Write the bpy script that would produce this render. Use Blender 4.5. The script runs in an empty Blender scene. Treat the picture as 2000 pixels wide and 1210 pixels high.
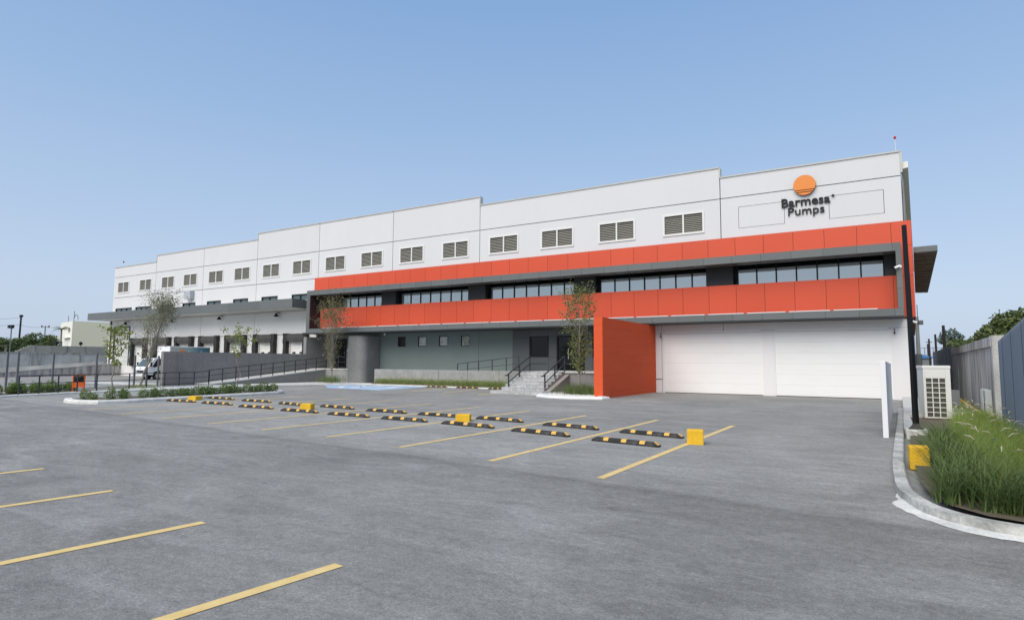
import bpy, math, random
import numpy as np
from mathutils import Vector, Matrix
random.seed(7); rng = np.random.default_rng(7)
sc = bpy.context.scene
col = sc.collection

# ------------------------------------------------------------------ camera
CAM_H = 1.65
hd, pt, rl = 0.548648509, 0.0862450201, 0.00612158448
f_ = Vector((-math.sin(hd)*math.cos(pt), math.cos(hd)*math.cos(pt), math.sin(pt)))
r_ = Vector((math.cos(hd), math.sin(hd), 0)); u_ = r_.cross(f_)
r2 = r_*math.cos(rl) + u_*math.sin(rl); u2 = -r_*math.sin(rl) + u_*math.cos(rl)
cd = bpy.data.cameras.new('camera'); cam = bpy.data.objects.new('camera', cd); col.objects.link(cam)
M = Matrix((r2, u2, -f_)).transposed().to_4x4(); M.translation = (0, 0, CAM_H); cam.matrix_world = M
cd.sensor_fit = 'HORIZONTAL'; cd.sensor_width = 36; cd.lens = 36*1188.6285/2000
cd.clip_start = .05; cd.clip_end = 3000
sc.camera = cam

# ------------------------------------------------------------------ sky, sun, exposure
SUN_EL, SUN_AZ = math.radians(47), math.radians(184)      # azimuth from +Y clockwise
sd = Vector((math.sin(SUN_AZ)*math.cos(SUN_EL), math.cos(SUN_AZ)*math.cos(SUN_EL), math.sin(SUN_EL)))
w = bpy.data.worlds.new('World'); sc.world = w; w.use_nodes = True
nt = w.node_tree; nt.nodes.clear()
sky = nt.nodes.new('ShaderNodeTexSky'); sky.sky_type = 'NISHITA'; sky.sun_disc = False
sky.sun_elevation = SUN_EL; sky.sun_rotation = SUN_AZ
sky.air_density = 1.0; sky.dust_density = 2.5; sky.ozone_density = 1.0; sky.altitude = 0
EXPO = .6
bg = nt.nodes.new('ShaderNodeBackground'); bg.inputs['Strength'].default_value = .15
wo = nt.nodes.new('ShaderNodeOutputWorld')
# hazy daylight: the sky texture softened towards a milky blue that pales to the horizon all round
wtc = nt.nodes.new('ShaderNodeTexCoord'); wsx = nt.nodes.new('ShaderNodeSeparateXYZ'); wr = nt.nodes.new('ShaderNodeValToRGB')
nt.links.new(wtc.outputs['Generated'], wsx.inputs[0]); nt.links.new(wsx.outputs['Z'], wr.inputs[0])
els = wr.color_ramp.elements
HZ = [(0,(.545,.645,.815)),(.10,(.515,.625,.80)),(.20,(.445,.578,.783)),(.36,(.335,.495,.745)),(.52,(.245,.415,.705)),(1,(.17,.33,.64))]
els[0].position = 0; els[0].color = (*HZ[0][1],1); els[1].position = 1; els[1].color = (*HZ[-1][1],1)
for p_, c_ in HZ[1:-1]: e_ = els.new(p_); e_.color = (*c_,1)
wsc = nt.nodes.new('ShaderNodeVectorMath'); wsc.operation = 'SCALE'; wsc.inputs['Scale'].default_value = 1/(.15*2**EXPO)
nt.links.new(wr.outputs[0], wsc.inputs[0])
wmx = nt.nodes.new('ShaderNodeMix'); wmx.data_type = 'RGBA'; wmx.inputs[0].default_value = .85
nt.links.new(sky.outputs[0], wmx.inputs[6]); nt.links.new(wsc.outputs[0], wmx.inputs[7])
nt.links.new(wmx.outputs[2], bg.inputs[0]); nt.links.new(bg.outputs[0], wo.inputs[0])
sl = bpy.data.lights.new('sun', 'SUN'); sl.energy = 2.35; sl.angle = math.radians(55); sl.color = (1, .925, .82)
so = bpy.data.objects.new('sun', sl); col.objects.link(so)
so.rotation_euler = sd.to_track_quat('Z', 'Y').to_euler(); so.location = (0, -10, 40)
sc.view_settings.view_transform = 'Standard'; sc.view_settings.look = 'None'
sc.view_settings.exposure = EXPO; sc.view_settings.gamma = 1; sc.view_settings.use_curve_mapping = False

# ------------------------------------------------------------------ materials
def L(c): return tuple(((v/255)/12.92 if v/255 <= .04045 else ((v/255+.055)/1.055)**2.4) for v in c)
def mat(name, c, rough=.7, c2=None, scale=2., amt=1., spec=.3, bump=0., bscale=60., metal=0., ior=1.45, stretch=(1,1,1), fine=0., rnd=0., wear=None):
    m = bpy.data.materials.new(name); m.use_nodes = True; n = m.node_tree.nodes; l = m.node_tree.links
    b = n['Principled BSDF']; b.inputs['Roughness'].default_value = rough; b.inputs['Metallic'].default_value = metal
    b.inputs['Specular IOR Level'].default_value = spec; b.inputs['IOR'].default_value = ior
    tc = n.new('ShaderNodeTexCoord'); mp = n.new('ShaderNodeMapping'); mp.inputs['Scale'].default_value = stretch
    l.new(tc.outputs['Object'], mp.inputs[0])
    out = None
    if c2 is not None:
        t = n.new('ShaderNodeTexNoise'); t.inputs['Scale'].default_value = scale; t.inputs['Detail'].default_value = 8
        t.inputs['Roughness'].default_value = .62
        l.new(mp.outputs[0], t.inputs['Vector'])
        r = n.new('ShaderNodeValToRGB'); r.color_ramp.elements[0].position = .5-.28*amt; r.color_ramp.elements[1].position = .5+.28*amt
        r.color_ramp.elements[0].color = (*c, 1); r.color_ramp.elements[1].color = (*c2, 1)
        l.new(t.outputs['Fac'], r.inputs[0]); out = r.outputs[0]
    if wear:
        wst, wlo, whi, wcol, wmax = wear
        mpw = n.new('ShaderNodeMapping'); mpw.inputs['Scale'].default_value = wst; l.new(tc.outputs['Object'], mpw.inputs[0])
        tw = n.new('ShaderNodeTexNoise'); tw.inputs['Scale'].default_value = 1.; tw.inputs['Detail'].default_value = 9; tw.inputs['Roughness'].default_value = .68
        l.new(mpw.outputs[0], tw.inputs['Vector'])
        mw = n.new('ShaderNodeMapRange'); mw.inputs[1].default_value = wlo; mw.inputs[2].default_value = whi; mw.inputs[4].default_value = wmax
        l.new(tw.outputs['Fac'], mw.inputs[0])
        xw = n.new('ShaderNodeMix'); xw.data_type = 'RGBA'; l.new(mw.outputs[0], xw.inputs[0]); xw.inputs[6].default_value = (*c,1); xw.inputs[7].default_value = (*wcol,1)
        if out: l.new(out, xw.inputs[6])
        out = xw.outputs[2]
    if fine or rnd:
        hs = n.new('ShaderNodeHueSaturation'); hs.inputs['Color'].default_value = (*c, 1)
        if out: l.new(out, hs.inputs['Color'])
        src = []
        if fine:
            t2 = n.new('ShaderNodeTexNoise'); t2.inputs['Scale'].default_value = bscale; t2.inputs['Detail'].default_value = 4
            l.new(tc.outputs['Object'], t2.inputs['Vector'])
            mr = n.new('ShaderNodeMapRange'); mr.inputs[1].default_value = .3; mr.inputs[2].default_value = .7
            mr.inputs[3].default_value = 1-fine; mr.inputs[4].default_value = 1+fine
            l.new(t2.outputs['Fac'], mr.inputs[0]); src.append(mr.outputs[0])
        if rnd:
            oi = n.new('ShaderNodeObjectInfo'); mr2 = n.new('ShaderNodeMapRange')
            mr2.inputs[3].default_value = 1-rnd; mr2.inputs[4].default_value = 1+rnd
            l.new(oi.outputs['Random'], mr2.inputs[0]); src.append(mr2.outputs[0])
        if len(src) == 2:
            mu = n.new('ShaderNodeMath'); mu.operation = 'MULTIPLY'; l.new(src[0], mu.inputs[0]); l.new(src[1], mu.inputs[1]); s = mu.outputs[0]
        else: s = src[0]
        l.new(s, hs.inputs['Value']); out = hs.outputs[0]
    if out: l.new(out, b.inputs['Base Color'])
    else: b.inputs['Base Color'].default_value = (*c, 1)
    if bump:
        t3 = n.new('ShaderNodeTexNoise'); t3.inputs['Scale'].default_value = bscale; t3.inputs['Detail'].default_value = 6
        l.new(mp.outputs[0], t3.inputs['Vector'])
        bp = n.new('ShaderNodeBump'); bp.inputs['Strength'].default_value = bump; bp.inputs['Distance'].default_value = .02
        l.new(t3.outputs['Fac'], bp.inputs['Height']); l.new(bp.outputs[0], b.inputs['Normal'])
    return m

WHITE = mat('white_paint', (.60,.60,.605), .75, (.645,.645,.65), .35, 1.3, .2, .15, 25, stretch=(1,1,.35), rnd=.014, fine=.015, wear=((1.6,1.6,.10),.55,.85,(.45,.445,.42),.20))
DOCKW = mat('dock_wall_paint', (.68,.675,.66), .8, (.76,.755,.74), .5, 1.2, .2, .2, 20, fine=.03, wear=((1.6,1.6,.12),.55,.85,(.45,.445,.42),.25))
GARW = mat('garage_door_white', (.77,.77,.75), .45, (.81,.81,.80), .8, 1.5, .4, wear=((.5,1,4),.55,.85,(.60,.59,.56),.4))
COPING = mat('coping_metal', (.42,.42,.39), .5, (.55,.55,.52), 1., 1)
GARWALL = mat('garage_wall_white', (.70,.69,.685), .75, (.74,.735,.73), .6, 1.2, .2, .15, 25, stretch=(1,1,.35), fine=.015)
JOINT = mat('joint_shadow', (.12,.12,.12), .9)
ORANGE = mat('orange_cladding', (.585,.076,.032), .42, (.625,.089,.038), .25, 1.5, .4, rnd=.035, wear=((2.2,2.2,.12),.55,.85,(.42,.08,.04),.35))
FINO = mat('orange_concrete', (.60,.085,.03), .8, (.66,.105,.038), 1.3, 1.1, .2, .25, 30, stretch=(1,.25,3), rnd=.010)
GREYP = mat('grey_cladding', (.115,.126,.125), .4, (.135,.146,.144), .4, 1.4, .45, rnd=.06)
DARKP = mat('dark_cladding', (.035,.036,.038), .5, (.045,.046,.048), .5, 1.2, .4)
MAROON = mat('dark_side_cladding', (.045,.03,.03), .5)
SOFF = mat('dark_soffit', (.05,.053,.056), .6)
FRAME = mat('black_frame', (.012,.013,.015), .4)
ALU = mat('window_trim', (.70,.70,.68), .5)
SLAT = mat('louvre_slat', (.30,.29,.25), .5, (.36,.35,.31), 3, 1)
SLATB = mat('louvre_dark', (.03,.03,.03), .9)
GLASS = mat('office_glass', (.50,.56,.57), .03, (.58,.63,.635), .12, 1., .5, metal=.5, ior=2.0)
GLASSD = mat('dark_glass', (.006,.008,.009), .03, spec=.4, ior=1.4)
GLASSG = mat('dock_glass', (.06,.09,.09), .04, spec=.5, ior=1.7)
TEAL = mat('teal_grey_render', (.165,.205,.195), .8, (.195,.235,.222), .6, 1.2, .2, .1, 50, fine=.03)
ENTRY = mat('entry_cladding', (.085,.095,.10), .45, (.10,.11,.115), .4, 1.2, .4, rnd=.06)
SCREENW = mat('dark_concrete_render', (.20,.20,.193), .9, (.265,.265,.256), 1.1, .9, .15, .4, 18, fine=.16, wear=((3,3,3),.66,.78,(.36,.36,.35),.6))
PLANT = mat('exposed_concrete', (.25,.25,.24), .9, (.36,.36,.345), 1.8, .9, .15, .4, 18, fine=.16, wear=((4,4,4),.66,.78,(.52,.52,.5),.6))
CONC = mat('pale_concrete', (.46,.46,.44), .9, (.60,.60,.57), 1.2, 1, .15, .35, 40, fine=.1)
KERB = mat('whitewashed_kerb', (.50,.50,.47), .9, (.74,.74,.70), 2.6, .8, .15, .5, 30, fine=.12)
KERBD = mat('dirty_kerb', (.24,.24,.22), .9, (.62,.62,.58), 1.6, .7, .15, .6, 18, fine=.2)
OLDC = mat('stained_concrete', (.11,.108,.10), .9, (.60,.59,.56), 2.0, .7, .1, .4, 25, stretch=(1,1,.16), fine=.12)
OLDC2 = mat('weathered_grey_wall', (.38,.365,.335), .9, (.66,.64,.59), .7, .9, .1, .3, 20, fine=.08)
BROWNW = mat('brown_block_wall', (.34,.315,.27), .9, (.47,.435,.37), .7, .9, .1, .3, 10)
GRAN = mat('granite_step', (.30,.30,.30), .8, (.52,.52,.51), 7, .8, .2, .3, 50, fine=.15, rnd=.08)
RAILM = mat('rail_paint', (.045,.052,.056), .45)
BLACKM = mat('black_pole_paint', (.012,.012,.013), .45)
RUBBER = mat('black_rubber', (.022,.021,.021), .8, (.045,.043,.041), 6, .9, .3, .3, 80, wear=((5,5,5),.52,.72,(.13,.125,.12),.6))
YELL = mat('yellow_stripe', (.62,.36,.06), .75, (.74,.48,.14), 8, .8, wear=((9,9,9),.56,.72,(.25,.20,.12),.6))
YBLK = mat('yellow_block_paint', (.68,.39,.02), .75, (.78,.49,.04), 3, .9, .25, .35, 40, fine=.08, wear=((9,9,6),.60,.74,(.40,.27,.06),.7))
YLINE = mat('yellow_road_paint', (.62,.43,.15), .85, (.74,.58,.29), 4, .9, .2, .2, 120, fine=.08, wear=((7,3,7),.60,.74,(.26,.25,.23),.75))
BLUEP = mat('blue_road_paint', (.27,.42,.60), .85, (.42,.54,.68), 1.3, .9, .2)
WLINE = mat('white_road_paint', (.62,.66,.70), .85, (.76,.78,.80), 3, .9, .2)
SOIL = mat('garden_soil', (.10,.085,.065), .95, (.19,.165,.125), 5, .9, .1, .5, 40)
GRAV = mat('white_gravel', (.34,.34,.33), .9, (.66,.66,.64), 26, .7, .2, .8, 40)
EARTH = mat('dry_earth', (.20,.19,.15), .95, (.16,.18,.10), .05, .8, .1)
BARK = mat('grey_bark', (.20,.18,.15), .9, (.34,.31,.27), 12, .9, .1, .5, 40)
def leafmat(name, a, b, tr=.25):
    m = mat(name, a, .6, b, 1.7, 1.0, .3, rnd=.0)
    n = m.node_tree.nodes; l = m.node_tree.links; p = n['Principled BSDF']
    src = p.inputs['Base Color'].links[0].from_socket
    t = n.new('ShaderNodeBsdfTranslucent'); l.new(src, t.inputs[0]); mx = n.new('ShaderNodeMixShader'); mx.inputs[0].default_value = tr
    l.new(p.outputs[0], mx.inputs[1]); l.new(t.outputs[0], mx.inputs[2]); l.new(mx.outputs[0], n['Material Output'].inputs[0])
    return m
LEAFG = leafmat('green_leaf', (.10,.13,.04), (.24,.26,.09))
LEAFY = leafmat('yellow_green_leaf', (.15,.19,.03), (.28,.32,.07))
LEAFO = leafmat('olive_leaf', (.17,.18,.10), (.32,.32,.21))
LEAFB = leafmat('brown_green_leaf', (.10,.115,.045), (.24,.22,.09))
LEAFD = leafmat('dark_leaf', (.025,.045,.018), (.07,.10,.03))
LEAFH = leafmat('hedge_leaf', (.09,.15,.04), (.22,.30,.09),.35)
LEAFBG = leafmat('far_leaf', (.075,.11,.045), (.18,.22,.08))
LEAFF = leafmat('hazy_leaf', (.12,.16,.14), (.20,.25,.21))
GRASSD = leafmat('dark_grass', (.06,.105,.028), (.22,.29,.10), .4)
GRASSL = leafmat('light_grass', (.22,.31,.06), (.42,.50,.14), .45)
GRASSM = leafmat('verge_grass', (.23,.30,.09), (.42,.47,.20), .45)
SEED = mat('seed_head', (.45,.42,.30), .8)
ACW = mat('beige_metal', (.66,.66,.61), .5, (.71,.71,.66), 1.5, 1)
ACD = mat('dark_coil', (.06,.06,.05), .8, (.09,.09,.07), 60, .8)
MONO = mat('white_board', (.74,.74,.75), .6, (.79,.79,.80), 1, 1.2, .3)
BLUEF = mat('blue_sheet', (.13,.165,.215), .55, (.155,.19,.245), 1., 1, .4, stretch=(1,1,.2))
DKF = mat('dark_sheet', (.065,.068,.072), .6, (.088,.091,.096), 1., 1, .4, stretch=(1,1,.2))
PIPEY = mat('yellow_pipe', (.62,.36,.03), .5)
BOXG = mat('grey_box', (.16,.17,.17), .5)
BOXW = mat('pale_box', (.58,.62,.60), .5)
TRW = mat('truck_white', (.76,.77,.77), .3, spec=.5)
TRG = mat('truck_dark', (.03,.03,.032), .6)
TRIM = mat('truck_chrome', (.5,.5,.5), .3, metal=.8)
SUNO = mat('orange_emblem', (.72,.235,.055), .5, (.76,.26,.065), .5, 1.2)
SUNSIDE = mat('emblem_edge', (.10,.035,.012), .6)
LETT = mat('black_letter', (.011,.012,.014), .45)
BEIGE = mat('beige_render', (.80,.74,.54), .85, (.84,.78,.60), .3, 1)
CREAM = mat('cream_render', (.76,.74,.68), .85)
POLEC = mat('concrete_pole', (.30,.29,.26), .9, (.40,.39,.35), 2, 1)
POLEW = mat('dark_wood_pole', (.035,.03,.028), .9)
BARO = mat('orange_stand_paint', (.68,.13,.025), .5)
CAMW = mat('camera_white', (.78,.78,.78), .4)
TAN = mat('side_metal_wall', (.30,.29,.26), .6, (.36,.35,.32), .5, 1, stretch=(8,8,.3))
CURT = mat('black_vinyl', (.022,.021,.020), .6, (.05,.047,.044), 3, .9, .3, .6, 5)
CURTG = mat('grey_vinyl_head', (.055,.052,.05), .6, (.10,.095,.09), 2, .9, .3, .6, 4)
DDOOR = mat('dock_door_white', (.74,.73,.68), .6, (.80,.79,.74), 1, 1)
ROLL = mat('roller_door', (.56,.57,.53), .6, (.62,.63,.59), 1, 1)
LOUVP = mat('canopy_board', (.07,.068,.062), .6, (.20,.195,.18), 2.2, .5, .4, stretch=(.6,2.2,1))
HOSE = mat('wire', (.05,.05,.055), .8)
BLUER = mat('blue_roof', (.06,.16,.40), .6)
RED = mat('red_lens', (.5,.02,.02), .4)

def asphalt_material():
    m = bpy.data.materials.new('asphalt'); m.use_nodes = True; n = m.node_tree.nodes; l = m.node_tree.links
    b = n['Principled BSDF']; b.inputs['Specular IOR Level'].default_value = .25
    tc = n.new('ShaderNodeTexCoord')
    def noise(scale, detail=6, rough=.6, st=(1,1,1), rot=0, dist=0.):
        mp = n.new('ShaderNodeMapping'); mp.inputs['Scale'].default_value = st; mp.inputs['Rotation'].default_value = (0,0,rot)
        t = n.new('ShaderNodeTexNoise'); t.inputs['Scale'].default_value = scale; t.inputs['Detail'].default_value = detail
        t.inputs['Roughness'].default_value = rough; t.inputs['Distortion'].default_value = dist
        l.new(tc.outputs['Object'], mp.inputs[0]); l.new(mp.outputs[0], t.inputs['Vector']); return t.outputs['Fac']
    def ramp(fac, p0, p1, c0, c1):
        r = n.new('ShaderNodeValToRGB'); r.color_ramp.elements[0].position = p0; r.color_ramp.elements[1].position = p1
        r.color_ramp.elements[0].color = (*c0,1); r.color_ramp.elements[1].color = (*c1,1); l.new(fac, r.inputs[0]); return r.outputs[0]
    def mix(fac, a, c, mode='MIX'):
        x = n.new('ShaderNodeMix'); x.data_type = 'RGBA'; x.blend_type = mode
        if isinstance(fac, float): x.inputs[0].default_value = fac
        else: l.new(fac, x.inputs[0])
        for s, v in ((6, a), (7, c)):
            if isinstance(v, tuple): x.inputs[s].default_value = (*v, 1)
            else: l.new(v, x.inputs[s])
        return x.outputs[2]
    base = ramp(noise(.30, 7, .62, (1,.8,1), .3, .8), .32, .68, (.225,.222,.207), (.310,.305,.285))
    # paving lanes: a joint running across the lot, the near lane slightly darker
    sx = n.new('ShaderNodeSeparateXYZ'); l.new(tc.outputs['Object'], sx.inputs[0])
    wob = noise(.5, 3)
    e = n.new('ShaderNodeMath'); e.operation = 'MULTIPLY_ADD'; l.new(sx.outputs['X'], e.inputs[0]); e.inputs[1].default_value = .10; l.new(sx.outputs['Y'], e.inputs[2])
    e2 = n.new('ShaderNodeMath'); e2.operation = 'MULTIPLY_ADD'; l.new(wob, e2.inputs[0]); e2.inputs[1].default_value = .5; l.new(e.outputs[0], e2.inputs[2])
    lane = n.new('ShaderNodeValToRGB'); mr = n.new('ShaderNodeMapRange'); mr.inputs[1].default_value = 0; mr.inputs[2].default_value = 20; l.new(e2.outputs[0], mr.inputs[0]); l.new(mr.outputs[0], lane.inputs[0])
    ce = lane.color_ramp.elements; ce[0].position = 0; ce[0].color = (.95,.95,.95,1); ce[1].position = 1; ce[1].color = (.98,.98,.98,1)
    for p_, v_ in ((.30,.94),(.382,.86),(.392,.74),(.400,1.04),(.48,1.12),(.66,1.10),(.80,.96)):
        q_ = ce.new(p_); q_.color = (v_,v_,v_,1)
    base = mix(1.0, base, lane.outputs[0], 'MULTIPLY')
    # drag marks along the paving direction, tyre sweep tones, dust and small scuffs
    st = ramp(noise(1.0, 8, .68, (.16,2.6,1), -.1, .5), .30, .72, (.90,.90,.90), (1.10,1.10,1.09)); base = mix(1.0, base, st, 'MULTIPLY')
    mo = ramp(noise(2.4, 9, .72, (.7,1.2,1), .2, 1.2), .33, .67, (.86,.86,.86), (1.14,1.14,1.13)); base = mix(1.0, base, mo, 'MULTIPLY')
    scuff = ramp(noise(.55, 9, .72, (.5,1.3,1), .25, 1.2), .51, .68, (0,0,0), (.62,.62,.62))
    base = mix(scuff, base, (.39,.385,.365))
    sc2 = ramp(noise(5.5, 10, .78, (.4,1.5,1), -.15, .8), .585, .70, (0,0,0), (.75,.75,.75))
    base = mix(sc2, base, (.43,.425,.405))
    drk = ramp(noise(.8, 9, .72, (.5,1.6,1), -.2, 1.0), .56, .72, (0,0,0), (.55,.55,.55))
    base = mix(drk, base, (.175,.174,.166))
    oil = ramp(noise(1.3, 6, .66, (1,1,1), .7, .2), .655, .72, (0,0,0), (.5,.5,.5))
    base = mix(oil, base, (.10,.10,.098))
    g = ramp(noise(48, 8, .85), .33, .67, (.52,.52,.52), (1.43,1.43,1.43)); base = mix(1.0, base, g, 'MULTIPLY')
    g2 = ramp(noise(13, 7, .8), .33, .67, (.76,.76,.76), (1.23,1.23,1.23)); base = mix(1.0, base, g2, 'MULTIPLY')
    v = n.new('ShaderNodeTexVoronoi'); v.inputs['Scale'].default_value = 7.; l.new(tc.outputs['Object'], v.inputs['Vector'])
    chip = n.new('ShaderNodeMath'); chip.operation = 'LESS_THAN'; chip.inputs[1].default_value = .055; l.new(v.outputs['Distance'], chip.inputs[0])
    sel = ramp(noise(1.1, 3), .55, .6, (0,0,0), (.8,.8,.8))
    cm = n.new('ShaderNodeMath'); cm.operation = 'MULTIPLY'; l.new(chip.outputs[0], cm.inputs[0]); l.new(sel, cm.inputs[1])
    base = mix(cm.outputs[0], base, (.55,.55,.52))
    l.new(base, b.inputs['Base Color'])
    rr = n.new('ShaderNodeMapRange'); rr.inputs[3].default_value = .75; rr.inputs[4].default_value = .95; l.new(noise(3, 3), rr.inputs[0]); l.new(rr.outputs[0], b.inputs['Roughness'])
    bp = n.new('ShaderNodeBump'); bp.inputs['Strength'].default_value = .8; bp.inputs['Distance'].default_value = .02
    l.new(noise(45, 7, .8), bp.inputs['Height']); l.new(bp.outputs[0], b.inputs['Normal'])
    return m
ASPH = asphalt_material()

# ------------------------------------------------------------------ mesh helpers
def wloc(o):
    v = Vector((0,0,0))
    while o: v += o.location; o = o.parent
    return v
class MB:
    def __init__(s): s.v = []; s.f = []; s.mi = []; s.cur = 0
    def add(s, vs, fs):
        k = len(s.v); s.v += [tuple(p) for p in vs]; s.f += [tuple(i+k for i in q) for q in fs]; s.mi += [s.cur]*len(fs); return s
    def box(s, x0,x1,y0,y1,z0,z1):
        return s.add([(x0,y0,z0),(x1,y0,z0),(x1,y1,z0),(x0,y1,z0),(x0,y0,z1),(x1,y0,z1),(x1,y1,z1),(x0,y1,z1)],
            [(0,3,2,1),(4,5,6,7),(0,1,5,4),(1,2,6,5),(2,3,7,6),(3,0,4,7)])
    def ext(s, poly, vec):
        n = len(poly); a = [Vector(p) for p in poly]; b = [p+Vector(vec) for p in a]
        return s.add(a+b, [tuple(range(n))[::-1], tuple(range(n,2*n))] + [(i,(i+1)%n,n+(i+1)%n,n+i) for i in range(n)])
    def flat(s, poly, z): return s.add([(x,y,z) for x,y in poly], [tuple(range(len(poly)))])
    def bar(s, a, b, w, h=None, up=(0,0,1)):
        a, b = Vector(a), Vector(b); h = h or w; d = (b-a).normalized(); u = Vector(up)
        if abs(d.dot(u)) > .98: u = Vector((0,1,0))
        x = d.cross(u).normalized()*w/2; y = x.normalized().cross(d).normalized()*h/2
        return s.add([a-x-y,a+x-y,a+x+y,a-x+y,b-x-y,b+x-y,b+x+y,b-x+y],[(0,3,2,1),(4,5,6,7),(0,1,5,4),(1,2,6,5),(2,3,7,6),(3,0,4,7)])
    def tube(s, pts, rad, n=6, cap=True):
        pts = [Vector(p) for p in pts]; k = len(s.v); vs = []; fs = []
        for i, p in enumerate(pts):
            d = (pts[min(i+1,len(pts)-1)]-pts[max(i-1,0)]).normalized()
            u = Vector((0,0,1)) if abs(d.z) < .95 else Vector((1,0,0))
            x = d.cross(u).normalized(); y = d.cross(x).normalized(); r = rad[i] if isinstance(rad,(list,tuple)) else rad
            vs += [p + (x*math.cos(2*math.pi*j/n) + y*math.sin(2*math.pi*j/n))*r for j in range(n)]
        for i in range(len(pts)-1):
            for j in range(n): fs.append((i*n+j, i*n+(j+1)%n, (i+1)*n+(j+1)%n, (i+1)*n+j))
        if cap: fs += [tuple(range(n)), tuple(range((len(pts)-1)*n, len(pts)*n))[::-1]]
        return s.add(vs, fs)
    def cyl(s, c, axis, r, depth, n=20):
        c = Vector(c); a = Vector(axis).normalized()*depth/2; return s.tube([c-a, c+a], r, n)
    def panel(s, x0,x1,z0,z1,y,th, holes=()):
        xs = sorted({x0,x1,*[min(max(v,x0),x1) for h in holes for v in h[:2]]}); zs = sorted({z0,z1,*[min(max(v,z0),z1) for h in holes for v in h[2:]]})
        def solid(i,j):
            if i<0 or j<0 or i>=len(xs)-1 or j>=len(zs)-1: return False
            cx=(xs[i]+xs[i+1])/2; cz=(zs[j]+zs[j+1])/2
            return not any(h[0]<cx<h[1] and h[2]<cz<h[3] for h in holes)
        for i in range(len(xs)-1):
            for j in range(len(zs)-1):
                if not solid(i,j): continue
                a,b,c,d = xs[i],xs[i+1],zs[j],zs[j+1]
                s.add([(a,y,c),(b,y,c),(b,y,d),(a,y,d)],[(0,1,2,3)])
                s.add([(a,y+th,c),(b,y+th,c),(b,y+th,d),(a,y+th,d)],[(3,2,1,0)])
                for (di,dj,p,q) in ((-1,0,(a,c),(a,d)),(1,0,(b,d),(b,c)),(0,-1,(b,c),(a,c)),(0,1,(a,d),(b,d))):
                    if not solid(i+di,j+dj):
                        s.add([(p[0],y,p[1]),(q[0],y,q[1]),(q[0],y+th,q[1]),(p[0],y+th,p[1])],[(0,1,2,3)])
        return s
    def build(s, name, m, parent=None, loc=None, kind=None, bevel=0., smooth=False):
        if parent is not None: off = wloc(parent)
        else: off = Vector(loc) if loc is not None else Vector((0,0,0))
        me = bpy.data.meshes.new(name)
        me.from_pydata([(p[0]-off.x, p[1]-off.y, p[2]-off.z) for p in s.v], [], s.f)
        ms = m if isinstance(m,(list,tuple)) else [m]
        for q in ms: me.materials.append(q)
        if len(ms) > 1: me.polygons.foreach_set('material_index', s.mi)
        if smooth: me.polygons.foreach_set('use_smooth', [True]*len(me.polygons))
        me.update()
        o = bpy.data.objects.new(name, me); col.objects.link(o)
        if parent is not None: o.parent = parent
        else: o.location = off
        if kind: o['kind'] = kind
        if bevel:
            b = o.modifiers.new('bevel','BEVEL'); b.width = bevel; b.segments = 2; b.limit_method = 'ANGLE'
        return o
def tag(o, label, cat, group=None):
    o['label'] = label; o['category'] = cat
    if group: o['group'] = group
    return o
def thing(name, label, cat, loc, group=None, rz=0):
    o = bpy.data.objects.new(name, None); col.objects.link(o); o.location = loc; o.rotation_euler.z = rz; o.empty_display_size = .2
    return tag(o, label, cat, group)
def copytree(o, parent=None):
    c = o.copy(); col.objects.link(c); c.parent = parent
    for ch in list(o.children): copytree(ch, c)
    return c

# ================================================================== GROUND
MB().flat([(-900,-500),(900,-500),(900,1200),(-900,1200)], -.03).build('ground', EARTH, kind='structure')
lot = MB().flat([(-91.5,-60),(30,-60),(30,6),(2.2,6),(2.2,34.55),(-91.5,34.55)], 0).build('parking_lot', ASPH, kind='structure')
MB().flat([(-91.5,34.55),(-74,34.55),(-74,90),(-91.5,90)], -.005).build('yard', ASPH, kind='structure')
def line(a, b, wd=.125, m=YLINE, z=.005, name='parking_line'):
    a, b = Vector((*a,0)), Vector((*b,0)); d = (b-a).normalized(); s = Vector((-d.y,d.x,0))*wd/2
    MB().flat([(p.x,p.y) for p in (a-s,b-s,b+s,a+s)], z).build(name, m, lot)
LINES = [((-3.56,8.28),(-3.54,17.21)),((-5.73,8.70),(-5.75,17.61)),((-8.11,9.11),(-8.12,17.83)),((-10.52,9.44),(-10.5,18.4)),((-12.88,9.55),(-12.89,18.84)),
 ((-15.22,9.64),(-15.46,19.24)),((-17.67,9.79),(-18.04,19.58)),((-20.17,9.91),(-20.64,19.82)),((-22.91,10.21),(-23.23,19.96))]
for a, b in LINES: line(a, b)
for x, y in ((-3.86,3.64),(-6.02,3.82),(-8.43,4.10),(-10.98,4.34)): line((x-.52,y-5), (x,y), .115)
for a, b in (((-22.81,26.55),(-23.9,31.2)),((-20.34,26.11),(-21.5,31.2)),((-17.74,25.76),(-18.2,28.1))): line(a, b)
MB().flat([(-33.4,29.7),(-29.82,26.73),(-25.22,26.37),(-26.0,31.75),(-28.5,31.95),(-32.3,31.4)], .005).build('parking_bay_paint', BLUEP, lot)
for a, b, wd in (((-31.9,30.2),(-29.4,27.3),.30),((-30.8,31.3),(-28.0,26.9),.22),((-29.4,31.6),(-29.0,29.9),.5),((-27.9,31.5),(-26.5,27.0),.22),((-31.5,29.2),(-30.3,31.2),.35),((-29.9,29.3),(-28.3,29.1),.4),((-27.2,30.2),(-26.7,28.8),.4)):
    line(a, b, wd, WLINE, .010, 'bay_marking')

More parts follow.
